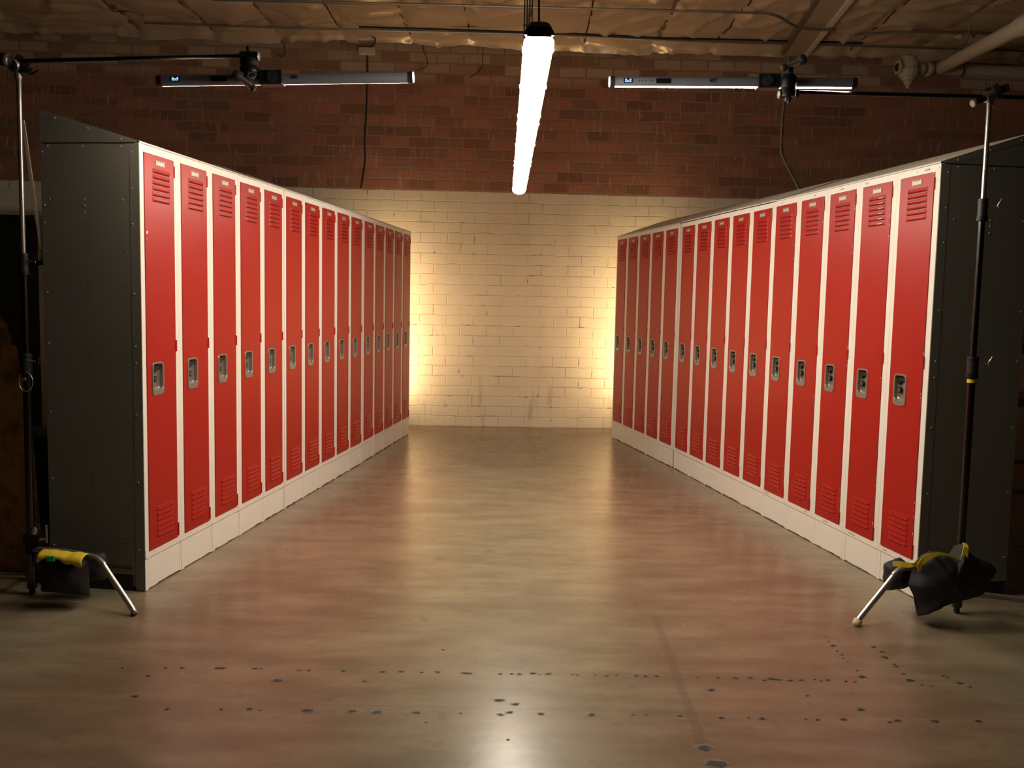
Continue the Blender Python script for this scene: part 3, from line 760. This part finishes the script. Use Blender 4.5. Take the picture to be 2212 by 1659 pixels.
def stand(x, y, side, lab, top):
    root = thing('light_stand', (x, y, 0), 0, lab, 'light stand', None)
    P = lambda a, b, r, k, nm: MB().cyl((0, 0, a), (0, 0, b), r, k, n=24).build(nm, root)
    if side == 'L': z1, z2, zb = 1.03, 1.46, .235
    else: z1, z2, zb = 1.10, 1.77, .30
    P(.045, z1, .0165, 'darkchrome', 'lower_column'); P(z1 - .02, z2, .0128 if side == 'L' else .0135, 'darkchrome', 'middle_column'); P(z2 - .02, top, .0100, 'chrome', 'upper_column')
    for z, r, tape in ((z1, .0235, side == 'R'), (z2, .0205, False)):
        c_ = MB(); c_.cyl((0, 0, z - .055), (0, 0, z + .035), r, 'blackplastic', n=20); c_.cyl((0, 0, z - .058), (0, 0, z - .040), r + .003, 'black', n=20)
        c_.cyl((0, 0, z + .018), (0, 0, z + .024), r + .0015, 'black', n=20)
        co_ = c_.build('column_collar', root)
        kk = MB()
        d = V((.95, -.3, .05)) if side == 'L' else V((.95, -.25, .1))
        knob_tee(kk, V((0, 0, z)) + d.normalized() * (r - .002), d, 'chrome' if side == 'R' else 'darkchrome')
        kk.build('tee_knob', co_)
        if tape: MB().cyl((0, 0, z - .078), (0, 0, z - .060), .0180, 'yellowtape', n=20).build('yellow_tape', root)
    # leg hub and three bent legs
    hb = MB(); hb.cyl((0, 0, .185), (0, 0, .245), .024, 'black', n=20); hb.cyl((0, 0, .03), (0, 0, .060), .021, 'darkchrome', n=20); hb.cyl((0, 0, .04), (0, 0, .19), .0195, 'darkchrome', n=20)
    hb.lathe((0, 0, 0), (0, 0, 1), [(0, .008), (.006, .013), (.03, .012)], 'rubberdark', n=12)
    hb.build('leg_hub', root)
    if side == 'L': legs = [((-1.549 - x, 3.738 - y), .215, False), ((-.62, .10), .085, True), ((-.06, .62), .14, True)]
    else: legs = [((1.471 - x, 3.792 - y), .226, False), ((.58, -.09), .095, True), ((.05, .12), .14, True)]
    for j, ((fx, fy), h, dark) in enumerate(legs):
        f = V((fx, fy, 0)); L = f.length; u = f / L
        if side == 'R' and j == 2: continue
        out = L - (.34 if not dark and side == 'L' else .32 if not dark else .10)
        if not dark:
            kx = L - (.185 if side == 'L' else .200)
            hz = h
            pts = [u * .02 + V((0, 0, hz - .01)), u * (kx * .5) + V((0, 0, hz + .004)), u * (kx - .055) + V((0, 0, hz + .004)), u * (kx - .018) + V((0, 0, hz - .001)), u * (kx + .012) + V((0, 0, hz - .018)),
                   u * (kx + .035) + V((0, 0, hz - .045)), u * (L - .012) + V((0, 0, .030)), u * L + V((0, 0, .010))]
        else:
            pts = [u * .02 + V((0, 0, h)), u * (L * .5) + V((0, 0, h * .8)), u * (L - .06) + V((0, 0, .045)), u * L + V((0, 0, .012))]
        # smooth the bend
        sm = []
        for a_, b_, c_, d_ in zip([pts[0]] + pts[:-2], pts[:-1], pts[1:], pts[2:] + [pts[-1]]):
            for q in range(5):
                t_ = q / 5; sm.append(.5 * ((2 * b_) + (c_ - a_) * t_ + (2 * a_ - 5 * b_ + 4 * c_ - d_) * t_ ** 2 + (3 * b_ - a_ - 3 * c_ + d_) * t_ ** 3))
        sm.append(pts[-1])
        lg = MB().tube(sm, .0125, 'chrome', n=14).build('leg', root)
        e = pts[-1]; dd = (pts[-1] - pts[-2]).normalized()
        ft = MB()
        if side == 'R' and not dark: ft.lathe(e - dd * .020, dd, [(0, .0145), (.004, .018), (.018, .0185), (.026, .0165), (.030, .010)], 'rubber', n=18)
        else: ft.lathe(e - dd * .008, dd, [(0, .0132), (.014, .0132), (.018, .010)], 'rubberdark', n=14)
        fo = ft.build('rubber_foot', lg)
        if side == 'R' and not dark: fo['label'] = 'cream rubber foot'
    if side == 'L':   # riser clamp low on the column
        c_ = MB(); c_.box((-.022, -.026, .225), (.045, .020, .275), 'black'); c_.lathe((.012, -.012, .250), (.25, 0, 1), [(0, .014), (.045, .013), (.055, .008)], 'chrome', n=12); c_.cyl((.045, -.01, .25), (.075, -.01, .252), .006, 'chrome', n=10)
        c_.box((.070, -.014, .235), (.078, -.006, .315), 'chrome'); c_.build('leg_clamp', root, bevel=.002)
        r_ = MB(); ps = [(.030 * math.cos(2 * PI * i / 16) + .008, -.023, .945 + .042 * math.sin(2 * PI * i / 16)) for i in range(17)]
        r_.tube(ps, .0022, 'chrome', n=6); r_.cyl((0, -.016, .955), (0, -.028, .955), .008, 'chrome', n=10); r_.build('retaining_ring', root)
    return root
LX, LYY = -2.100, 3.985
RX, RYY = 1.984, 3.985
stand(LX, LYY, 'L', 'tall chrome light stand at the left edge, in front of the grey locker end', 2.255)
stand(RX, RYY, 'R', 'tall dark light stand with yellow tape, in front of the right lockers\' end', 2.215)

def grip_head(mb, p, ax, handle, key='black', s=1.):
    """disc clamp: two plates and a tee handle"""
    p = V(p); ax = V(ax).normalized()
    mb.cyl(p - ax * .026 * s, p - ax * .004 * s, .033 * s, key, n=24); mb.cyl(p + ax * .004 * s, p + ax * .026 * s, .033 * s, key, n=24)
    mb.cyl(p - ax * .040 * s, p + ax * .045 * s, .012 * s, key, n=14)
    if handle:
        h = V(handle).normalized(); q = p + ax * .055 * s
        mb.cyl(p + ax * .02, q + ax * .008, .010, 'chrome', n=12)
        mb.cyl(q - h * .030, q + h * .030, .0075, 'chrome', n=12)
        mb.lathe(q + h * .026, h, [(0, .010), (.006, .0155), (.018, .0155), (.022, .012)], 'rubberdark', n=16)
        mb.lathe(q - h * .026, -h, [(0, .010), (.006, .013), (.014, .013), (.018, .010)], 'rubberdark', n=16)

# boom arms
r1 = thing('boom_arm', (LX, LYY, 2.29), 0, 'black boom arm reaching from the left stand to its LED tube', 'boom arm', 'boom arms on the light stands')
a0 = V((-.055, -.01, .000)); a1 = V((1.060, -.265, -.022))
MB().cyl(a0, a1, .0085, 'black', n=16).build('rod', r1)
g = MB(); grip_head(g, (.010, .0, -.012), (-.75, -.45, .45), None, 'black', 1.12); g.cyl((-.010, -.034, -.020), (-.004, -.018, -.012), .030, 'conduit', n=20); g.cyl((.0, -.004, -.070), (.0, -.004, .0), .0150, 'conduit', n=14)

g.cyl((-.130, -.03, .014), (-.030, -.03, .002), .026, 'black', n=18); g.lathe((-.034, -.030, .002), (1, -.1, -.12), [(0, .026), (.012, .026), (.016, .018)], 'conduit', n=18)
g.build('clamp_head', r1)
g = MB(); g.cyl((.02, -.01, -.045), (.065, -.02, -.052), .006, 'chrome', n=10); g.tube([(.06, -.02, -.055), (.085, -.022, -.044), (.098, -.022, -.036)], [.005, .006, .004], 'darkchrome', n=8)
g.cyl((-.0, .0, -.055), (.0, 0, -.02), .014, 'chrome', n=14); g.build('tee_handle', r1)
g = MB()
q = V((1.040, -.262, -.022))
g.cyl(q - V((.030, 0, 0)), q + V((.040, 0, 0)), .0185, 'black', n=18); g.lathe(q + V((.038, 0, 0)), (1, 0, 0), [(0, .018), (.004, .018), (.006, .014)], 'conduit', n=18)
g.cyl(q + V((0, 0, .005)), q + V((0, 0, .037)), .0075, 'black', n=12)
g.lathe(q + V((.004, 0, -.010)), (.02, 0, -1), [(0, .030), (.020, .036), (.030, .031), (.036, .037), (.060, .036), (.064, .028), (.082, .026)], 'black', n=26)
g.build('end_clamp', r1)
g = MB(); g.cyl(q + V((-.002, -.035, -.080)), q + V((.005, -.012, -.095)), .012, 'black', n=12)
h0, h1 = q + V((-.022, -.048, -.093)), q + V((.030, -.042, -.130))
g.cyl(h0, h1, .0115, 'chrome', n=16); g.lathe(h0, h0 - h1, [(-.01, .012), (.0, .0205), (.018, .0205), (.024, .016)], 'rubberdark', n=18); g.lathe(h1, h1 - h0, [(-.004, .012), (.004, .0140), (.010, .011)], 'rubberdark', n=16)
for s_ in (-1, 1): g.tube([q + V((s_ * .024 + .016 * math.cos(a), -.034, -.080 + .011 * math.sin(a))) for a in [i * 2 * PI / 12 for i in range(13)]], .002, 'conduit', n=6)
g.build('tee_handle', r1)

r2 = thing('boom_arm', (RX, RYY, 2.235), 0, 'black boom arm reaching from the right stand and past the frame edge', 'boom arm', 'boom arms on the light stands')
b0 = V((.36, .05, .004)); b1 = V((-.915, -.175, -.043))
MB().cyl(b0, b1, .0085, 'black', n=16).build('rod', r2)
g = MB(); grip_head(g, (.012, -.010, .008), (.75, -.45, .35), None); g.cyl((.0, -.004, -.045), (.0, -.004, .0), .0135, 'chrome', n=14)
g.cyl((-.035, -.03, -.02), (.02, -.02, .008), .021, 'chrome', n=16)
g.build('clamp_head', r2)
g = MB(); g.cyl((-.040, -.035, -.022), (-.088, -.050, -.044), .0125, 'black', n=14); g.lathe((-.086, -.050, -.043), (-1, -.3, -.45), [(0, .0165), (.010, .0175), (.013, .0125)], 'conduit', n=18)
g.cyl((.032, -.02, .02), (.062, -.03, .028), .016, 'rubberdark', n=12); g.build('tee_handle', r2)
g = MB(); q = V((-.900, -.182, -.030))
g.lathe(q + V((.0, 0, -.036)), (0, 0, 1), [(0, .033), (.020, .0345), (.034, .030), (.038, .030), (.062, .033), (.080, .031), (.088, .024)], 'black', n=26)
g.cyl(q + V((-.035, 0, -.024)), q + V((.040, 0, -.020)), .018, 'black', n=18); g.lathe(q + V((-.034, 0, -.024)), (-1, 0, 0), [(0, .018), (.004, .0175), (.006, .014)], 'conduit', n=18)
g.cyl(q + V((.004, -.004, -.058)), q + V((.004, -.004, -.036)), .009, 'black', n=12); g.cyl(q + V((-.010, -.01, -.052)), q + V((-.010, -.01, -.036)), .0045, 'lampclip', n=10)
g.cyl(q + V((.004, -.006, .048)), q + V((.004, -.006, .085)), .0105, 'black', n=12)
g.build('end_clamp', r2)
g = MB(); h0, h1 = q + V((-.026, -.02, .076)), q + V((.036, -.02, .104))
g.cyl(h0, h1, .0095, 'chrome', n=16); g.lathe(h1, h1 - h0, [(-.006, .012), (.0, .0195), (.016, .0200), (.022, .016)], 'rubberdark', n=18); g.lathe(h0, h0 - h1, [(-.008, .0125), (.004, .0150), (.010, .012)], 'rubberdark', n=16)
g.build('tee_handle', r2)

# ------------------------------------------------------------------ sandbags
def lump(mb, outline, yc, th, key, seed, wrinkle=.006, rows=7):
    """soft bag: closed outline (x, z) inflated to a thickness along y"""
    cx = sum(p[0] for p in outline) / len(outline); cz = sum(p[1] for p in outline) / len(outline)
    # resample outline
    pts = []
    n0 = len(outline)
    for i in range(n0):
        a_, b_, c_, d_ = [V((*outline[(i + k) % n0], 0)) for k in (-1, 0, 1, 2)]
        for q in range(6):
            t_ = q / 6; pts.append(.5 * ((2 * b_) + (c_ - a_) * t_ + (2 * a_ - 5 * b_ + 4 * c_ - d_) * t_ ** 2 + (3 * b_ - a_ - 3 * c_ + d_) * t_ ** 3) * .6 + (b_ + (c_ - b_) * t_) * .4)
    n = len(pts); loops = []
    for sgn in (-1, 1):
        seq = [k / rows for k in range(rows + 1)]
        ls = []
        for s_ in seq:
            r = 1 - s_; y = math.sqrt(max(0, 1 - r * r)) ** .9 * th / 2 * sgn
            l = []
            for p in pts:
                x = cx + (p.x - cx) * r; z = cz + (p.y - cz) * r
                w_ = wrinkle * noise.noise(V((x * 16, z * 16, seed + sgn))) * (1 if s_ > 0 else .3) + wrinkle * .6 * noise.noise(V((x * 38 + z * 20, z * 10, seed)))
                l.append((x, yc(x, z) + y + w_ * 1.6, z))
            ls.append(l)
        mb.loops(ls, key, smooth=True, cap=False, flip=(sgn > 0))
def ribbon(mb, pts, w_, key, nrm, th=.002):
    pts = [V(p) for p in pts]; vs = []
    for k, p in enumerate(pts):
        d = (pts[min(k + 1, len(pts) - 1)] - pts[max(k - 1, 0)]).normalized(); s_ = d.cross(V(nrm)).normalized() * (w_[k] if isinstance(w_, list) else w_)
        vs += [p - s_, p + s_, p + s_ + V(nrm).normalized() * th, p - s_ + V(nrm).normalized() * th]
    fs = []
    for k in range(len(pts) - 1):
        for i in range(4): fs.append((4 * k + i, 4 * k + (i + 1) % 4, 4 * k + 4 + (i + 1) % 4, 4 * k + 4 + i))
    mb.add(vs, fs + [(0, 1, 2, 3), (4 * len(pts) - 1, 4 * len(pts) - 2, 4 * len(pts) - 3, 4 * len(pts) - 4)], key)

sb = thing('sandbag', (1.752, 3.875, .012), 0, 'black saddle sandbag with yellow edging slung over the right stand\'s leg', 'sandbag', 'black and yellow sandbags')
g = MB(); X0, Y0 = 1.80, 3.875
ol = [(1.752, .232), (1.762, .268), (1.790, .296), (1.835, .312), (1.885, .304), (1.925, .290), (1.950, .345), (1.975, .318), (2.02, .285), (2.075, .262), (2.105, .232), (2.085, .205), (2.07, .17), (2.055, .13), (2.00, .110), (1.93, .092), (1.865, .066), (1.80, .030), (1.785, .030), (1.775, .065), (1.758, .120), (1.735, .165), (1.745, .205)]
lump(g, [(x - X0, z) for x, z in ol], lambda x, z: -.060, .150, 'blackcloth', 3, .011)
g.build('front_pouch', sb)
g = MB()
ol = [(1.715, .235), (1.685, .215), (1.683, .175), (1.680, .145), (1.695, .112), (1.700, .098), (1.74, .105), (1.79, .12), (1.80, .2), (1.75, .245)]
lump(g, [(x - X0, z) for x, z in ol], lambda x, z: .060, .105, 'blackcloth', 9, .008)
g.build('rear_pouch', sb)
g = MB()
nr = (0, -1, .25)
yf = -.128
ribbon(g, [(1.760 - X0, yf + .030, .232), (1.760 - X0, yf + .024, .262), (1.776 - X0, yf + .020, .288), (1.800 - X0, yf + .020, .303), (1.835 - X0, yf + .022, .312), (1.875 - X0, yf + .024, .307), (1.912 - X0, yf + .028, .292), (1.925 - X0, yf + .030, .280)], [.004, .010, .013, .011, .006, .005, .004, .003], 'yellow', nr, .004)
ribbon(g, [(1.932 - X0, yf + .022, .272), (1.940 - X0, yf + .018, .300), (1.948 - X0, yf + .026, .340), (1.952 - X0, yf + .05, .352)], [.006, .013, .010, .009], 'yellow', nr, .004)
ribbon(g, [(1.675 - X0, -.040, .246), (1.700 - X0, -.052, .250), (1.730 - X0, -.062, .248), (1.752 - X0, -.070, .252)], [.010, .012, .011, .006], 'yellow', nr, .004)
ribbon(g, [(1.748 - X0, -.074, .250), (1.754 - X0, -.086, .262), (1.760 - X0, -.092, .285)], [.016, .010, .004], 'yellow', nr, .004)
g.build('yellow_edging', sb)
sb = thing('sandbag', (-1.862, 3.875, .012), 0, 'black sandbag with yellow top band and green tape over the left stand\'s leg', 'sandbag', 'black and yellow sandbags')
X0 = -1.90; g = MB()
ol = [(-2.016, .205), (-1.96, .214), (-1.90, .210), (-1.845, .200), (-1.815, .185), (-1.815, .12), (-1.812, .045), (-1.83, .040), (-1.90, .046), (-1.96, .050), (-2.010, .052), (-2.018, .06), (-2.020, .13)]
lump(g, [(x - X0, z) for x, z in ol], lambda x, z: -.045, .110, 'blackcloth', 5, .006)
g.build('front_pouch', sb)
g = MB()
ol = [(-1.99, .20), (-1.88, .20), (-1.80, .19), (-1.785, .14), (-1.79, .09), (-1.80, .07), (-1.9, .066), (-1.99, .07), (-2.0, .13)]
lump(g, [(x - X0, z) for x, z in ol], lambda x, z: .075, .095, 'blackcloth', 6, .006)
g.build('rear_pouch', sb)
g = MB(); cols = 18
rowz = []
for j in range(cols):
    u = j / (cols - 1); x = -2.000 + u * .185
    top = .236 - .016 * u + .006 * noise.noise(V((x * 30, 0, 0)))
    lowf = top - .030 + .014 * math.sin(PI * min(1, u * 1.5)) - .012 * max(0, u - .5) * 1.6 + .004 * noise.noise(V((x * 40, 4, 0)))
    rowz.append([(x - X0, -.108, lowf), (x - X0, -.111, (lowf + top) / 2 + .002), (x - X0, -.095, top - .002), (x - X0, -.070, top + .003), (x - X0, -.045, top + .003), (x - X0, -.02, top - .008)])
g.add([p for r in rowz for p in r], [(j * 6 + i, (j + 1) * 6 + i, (j + 1) * 6 + i + 1, j * 6 + i + 1) for j in range(cols - 1) for i in range(5)], 'yellow', True)
yo = g.build('yellow_band', sb); so = yo.modifiers.new('s', 'SOLIDIFY'); so.thickness = .003
MB().box((-1.955 - X0, -.1165, .205), (-1.925 - X0, -.105, .226), 'greentape').build('green_tape', sb)

# ------------------------------------------------------------------ wall and ceiling services
def wp(x, z, off): return (x, WY + x * WS - off, z)
def curve(pts, n=6):
    pts = [V(p) for p in pts]; sm = []
    for a_, b_, c_, d_ in zip([pts[0]] + pts[:-2], pts[:-1], pts[1:], pts[2:] + [pts[-1]]):
        for q in range(n):
            t_ = q / n; sm.append(.5 * ((2 * b_) + (c_ - a_) * t_ + (2 * a_ - 5 * b_ + 4 * c_ - d_) * t_ ** 2 + (3 * b_ - a_ - 3 * c_ + d_) * t_ ** 3))
    return sm + [pts[-1]]
tag(MB().tube(curve([wp(-1.543, 3.80, .012), wp(-1.545, 3.43, .012), wp(-1.550, 3.2, .016), wp(-1.566, 2.96, .010), wp(-1.560, 2.75, .014), wp(-1.578, 2.60, .012), wp(-1.601, 2.465, .008)]), .0075, 'cord').build('wall_cable'),
    'black cable hanging down the bare brick wall from a white junction box', 'cable')
jb = MB(); jb.box((-1.625, WY - 1.58 * WS - .075, 3.800), (-1.460, WY - 1.54 * WS - .004, 3.865), 'jbox')
tag(jb.build('junction_box', bevel=.006), 'small white junction box at the top of the brick wall above the black cable', 'junction box')
tag(MB().tube(curve([wp(-1.53, 3.868, .04), wp(-1.47, 3.90, .06), wp(-1.45, 3.94, .10), wp(-1.50, 3.965, .16)]), .0065, 'cord').build('cable_loop'),
    'short black cable loop between the ceiling pipe and the white junction box', 'cable')
cd = thing('wall_conduit', wp(2.764, 3.2, .02), 0, 'thin bent metal conduit running down the brick wall behind the right lockers', 'conduit')
base = V(wp(2.764, 3.2, .02))
cdp = [V(wp(2.795, 3.93, .02)), V(wp(2.775, 3.6, .02)), V(wp(2.752, 3.3, .02)), V(wp(2.750, 3.0, .02)), V(wp(2.757, 2.93, .02)), V(wp(2.80, 2.84, .02)), V(wp(2.966, 2.558, .02)), V(wp(3.05, 2.42, .02))]
MB().tube([p - base for p in cdp], .011, 'conduitdull', n=10).build('pipe_run', cd)
MB().box((-.045, -.014, .215), (-.005, .012, .225), 'conduit').build('strap', cd)
for pts, lab in (([(-2.405, 3.92), (-2.373, 3.83), (-2.375, 3.79), (-2.42, 3.765), (-2.467, 3.79)], 'thin hooked wire dangling on the brick wall above the left LED tube'),
                 ([(-.985, 3.92), (-.955, 3.83), (-.93, 3.76), (-.95, 3.70), (-1.04, 3.665)], 'thin curled wire dangling on the brick wall, right of the junction box'),
                 ([(-.365, 3.93), (-.37, 3.83), (-.37, 3.74), (-.42, 3.66), (-.51, 3.60)], 'thin bent wire dangling on the brick wall left of the hanging lamp')):
    tag(MB().tube(curve([wp(a_, b_, .015) for a_, b_ in pts]), .0035, 'cord', n=6).build('dangling_wire'), lab, 'wire', 'loose wires on the brick wall')
c1 = MB().tube([(-3.6, 9.155, 3.925), (-1.9, 9.235, 3.925), (-.07, 9.275, 3.925), (1.74, 9.40, 3.925), (3.3, 9.44, 3.925), (5.6, 9.53, 3.925)], .012, 'conduit', n=12)
tag(c1.build('ceiling_conduit'), 'long thin metal conduit under the foil ceiling, nearer the brick wall', 'conduit', 'ceiling conduits')
c2 = MB().tube(curve([(-2.7, 8.41, 3.925), (-1.1, 8.43, 3.925), (.93, 8.46, 3.925), (2.05, 8.47, 3.925), (2.28, 8.49, 3.91), (2.46, 8.64, 3.885), (2.60, 8.72, 3.87), (2.90, 8.74, 3.87)]), .013, 'conduit', n=12)
tag(c2.build('ceiling_conduit'), 'metal conduit at the top edge of the photo, kinked before the beam', 'conduit', 'ceiling conduits')
c3 = MB().tube([(-1.55, 9.22, 3.945), (-.6, 9.24, 3.942), (.5, 9.30, 3.945), (1.4, 9.35, 3.935), (2.0, 9.39, 3.945), (3.4, 9.42, 3.945)], .010, 'cord', n=8)
tag(c3.build('ceiling_cable'), 'black cable lying along the conduit under the foil ceiling', 'cable')
c4 = MB().tube(curve([(3.2, 9.1, 3.93), (3.45, 9.02, 3.93), (3.7, 8.95, 3.93), (4.2, 8.96, 3.93), (5.2, 9.0, 3.93)]), .012, 'brown', n=10)
tag(c4.build('ceiling_conduit'), 'dull brown conduit curving away right of the ceiling beam', 'conduit', 'ceiling conduits')

pp = thing('water_pipe', (4.078, 9.2, 3.66), 0, 'thick cream pipe slanting from the valve up to the top right corner', 'pipe', 'cream pipes')
pd = V((3.226, 6.1, 3.154)) - V((4.078, 9.2, 3.66))
MB().cyl((0, 0, 0), pd * 1.25, .056, 'pipe', n=24).build('pipe_run', pp)
MB().cyl(pd * .985, pd * 1.02, .066, 'pipe', n=24).build('pipe_coupling', pp)
pp2 = thing('water_pipe', (4.12, 9.46, 3.72), 0, 'cream pipe running level along the brick wall to the right of the valve', 'pipe', 'cream pipes')
MB().cyl((0, 0, 0), (2.2, .10, .0), .056, 'pipe', n=24).build('pipe_run', pp2)
MB().tube([(.28 + .001 * i, -.004 + .066 * math.cos(PI * 2 * i / 14), .066 * math.sin(PI * 2 * i / 14)) for i in range(15)], .006, 'black', n=6).build('band', pp2)
vb = thing('pipe_valve', (3.72, 9.05, 3.60), 0, 'lumpy cream-painted valve at the end of the thick pipe, upper right', 'valve')
g = MB(); g.lathe((0, 0, -.17), (0, 0, 1), [(0, .010), (.012, .022), (.035, .024), (.037, .040), (.070, .044), (.073, .062), (.100, .068), (.104, .086), (.17, .098), (.19, .088), (.24, .088), (.245, .074), (.29, .066), (.31, .030)], 'pipe', n=12, smooth=False)
g.build('valve_body', vb)
g = MB(); g.lathe((-.06, -.01, .02), (-1, -.15, .0), [(0, .045), (.035, .045), (.036, .068), (.060, .068)], 'pipe', n=6, smooth=False); g.cyl((-.116, -.018, .02), (-.1225, -.020, .02), .040, 'dark', n=14)
g.build('open_flange', vb)
g = MB(); g.lathe((.06, .02, .015), (1, .35, .10), [(0, .050), (.05, .050), (.055, .060), (.095, .062), (.10, .040), (.125, .040), (.13, .064), (.19, .066), (.20, .050), (.27, .055)], 'pipe', n=20)
g.build('coupling', vb)
g = MB(); p_ = V((4.02, 8.55, 3.72))
hw = thing('pipe_hanger', p_, 0, 'crumpled wire hanger with a pale tag above the thick cream pipe', 'hanger')
MB().tube([(-.18, .05, -.14), (-.06, .02, -.05), (0, 0, .02), (.01, 0, .12), (.02, 0, .25)], .006, 'conduit', n=8).build('wire', hw)
MB().add([(-.13, 0, .05), (-.06, -.01, .08), (-.05, 0, .04), (-.12, 0, .04)], [(0, 1, 2, 3)], 'jbox').add([(.03, 0, .08), (.09, 0, .12), (.08, .01, .06), (.05, 0, .04)], [(0, 1, 2, 3)], 'conduit').build('tag', hw)

# ------------------------------------------------------------------ clutter in the dark behind the left row
g = MB(); g.box((-4.2, 6.2, 0), (-3.170, 6.75, 1.82), 'teal'); g.box((-4.2, 6.185, 1.80), (-3.165, 6.76, 1.835), 'teal'); g.box((-3.70, 6.192, .06), (-3.69, 6.2, 1.78), 'dark')
tag(g.build('steel_cabinet'), 'dark teal steel cabinet standing far left behind the light stand', 'cabinet')
g = MB(); g.box((-3.60, 6.95, 0), (-3.30, 6.99, 1.86), 'greygreen')
tag(g.build('leaning_board'), 'grey-green board upright behind the left lockers, right of the dark cabinet', 'board')
g = MB(); ps = [(-3.0, 0), (-2.36, 0), (-2.40, .60), (-2.435, .82), (-2.47, 1.06), (-2.49, 1.07), (-2.515, 1.165), (-2.545, 1.205), (-3.0, 1.21)]
f_ = [(x, 4.6, z) for x, z in ps]; k_ = [(x - .10, 4.75, z) for x, z in ps]; n = len(ps)
f_ = [(x * .935, 4.3, H + (z - H) * .935 if z > 0 else 0) for x, y_, z in f_]; k_ = [(x * .935 - .03, 4.44, H + (z - H) * .935 if z > 0 else 0) for x, y_, z in k_]
g.add(f_ + k_, [tuple(range(n)), tuple(reversed(range(n, 2 * n)))] + [(i, i + n, (i + 1) % n + n, (i + 1) % n) for i in range(n)], 'rust')
tag(g.build('tapered_pedestal'), 'rust-orange paint-spattered tapered block at the left edge', 'pedestal')
st_ = MB(); st_.box((-3.2, 5.35, .0), (-2.45, 5.75, .30), 'navy'); tag(st_.build('storage_bin'), 'dark navy bin under the pale blue sheets, behind left lockers', 'bin')
for k, (z0, z1, lab) in enumerate(((.305, .385, 'pale blue folded sheet, lower of the two behind the left stand'), (.432, .50, 'pale blue folded sheet, upper of the two behind the left stand'))):
    g = MB(); pts = []
    for q in range(9): pts.append((-3.05 + .5 * q / 8, z0 + .004 * math.sin(q * 1.7)))
    f_ = [(x, 5.32, z) for x, z in pts] + [(x, 5.30, z + (z1 - z0)) for x, z in reversed(pts)]
    bk_ = [(x, 5.7, z) for x, y_, z in f_]; n = len(f_)
    g.add(f_ + bk_, [tuple(range(n)), tuple(reversed(range(n, 2 * n)))] + [(i, i + n, (i + 1) % n + n, (i + 1) % n) for i in range(n)], 'bluesheet')
    tag(g.build('folded_sheet'), lab, 'sheet', 'folded blue sheets')
tag(MB().box((-3.04, 5.34, .391), (-2.56, 5.7, .4265), 'navy').build('folded_cloth'), 'navy cloth folded between the two pale blue sheets', 'cloth')
g = MB(); g.box((-2.196, 4.32, 1.475), (-2.176, 4.335, 1.515), 'chip'); g.box((-2.20, 4.318, 1.515), (-2.176, 4.34, 1.565), 'yellowtape'); g.box((-2.205, 4.3, 1.455), (-2.16, 4.56, 1.475), 'black')
g.box((-2.175, 4.54, 1.44), (-2.10, 4.565, 1.49), 'black')
tag(g.build('spring_clamp'), 'spring clamp with a yellow tip, sticking out behind the left locker end', 'clamp')
g = MB(); g.box((-2.9, 6.0, .0), (-2.35, 6.5, 1.02), 'navy'); g.box((-2.92, 5.99, 1.0), (-2.33, 6.5, 1.05), 'navy')
tag(g.build('padded_case'), 'dark navy case standing behind the left lockers', 'case')
# stool on the right
wb = thing('wooden_stool', (2.90, 5.2, 0), 0, 'wooden stool with splayed legs at the right edge, behind the lockers', 'stool')
MB().box((-.19, -.19, .815), (.19, .19, .865), 'wood').build('seat', wb)
for sx, sy in ((-1, -1), (1, -1), (-1, 1), (1, 1)):
    MB().cyl((sx * .15, sy * .15, .815), (sx * .26, sy * .24, 0), .017, 'wood', n=12).build('leg', wb)
MB().cyl((-.22, -.20, .35), (.22, -.20, .35), .010, 'wood', n=10).build('rung', wb)
MB().cyl((-.22, .20, .45), (.22, .20, .45), .010, 'wood', n=10).build('rung', wb)
g = MB(); g.box((2.62, 6.0, 1.06), (3.5, 6.4, 1.12), 'wood'); g.box((2.62, 6.0, .0), (2.66, 6.4, 1.06), 'darkred'); g.box((3.46, 6.0, .0), (3.5, 6.4, 1.06), 'darkred')
tag(g.build('side_table'), 'dark red-brown table behind the stool at the right edge', 'table')

# ------------------------------------------------------------------ lights
def area(name, loc, size, power, col, rot, sy=None, spread=None):
    l = bpy.data.lights.new(name, 'AREA'); l.energy = power; l.color = col; l.shape = 'RECTANGLE'; l.size = size; l.size_y = sy or size
    if spread: l.spread = spread
    o = bpy.data.objects.new(name, l); COL.objects.link(o); o.location = loc; o.rotation_euler = rot; return o
# unseen warm lamps behind the far ends of both rows, turned to the brick wall
area('warm_lamp_left', (-1.36, 9.36, 1.05), .12, 15, (1, .68, .36), (math.radians(106), 0, math.radians(-38)), 1.5)
area('warm_lamp_right', (1.38, 9.36, 1.05), .12, 15, (1, .68, .36), (math.radians(106), 0, math.radians(38)), 1.5)
w = bpy.data.worlds.new('world'); SC.world = w; w.use_nodes = True
w.node_tree.nodes['Background'].inputs[0].default_value = (1, .85, .7, 1); w.node_tree.nodes['Background'].inputs[1].default_value = .004

SC.view_settings.view_transform = 'Standard'; SC.view_settings.look = 'None'
SC.view_settings.exposure = .15; SC.view_settings.gamma = 1.; SC.view_settings.use_curve_mapping = False
SC.cycles.max_bounces = 4; SC.cycles.diffuse_bounces = 4; SC.cycles.glossy_bounces = 3; SC.cycles.caustics_reflective = False; SC.cycles.caustics_refractive = False; SC.cycles.adaptive_threshold = .02
SC.cycles.use_light_tree = False
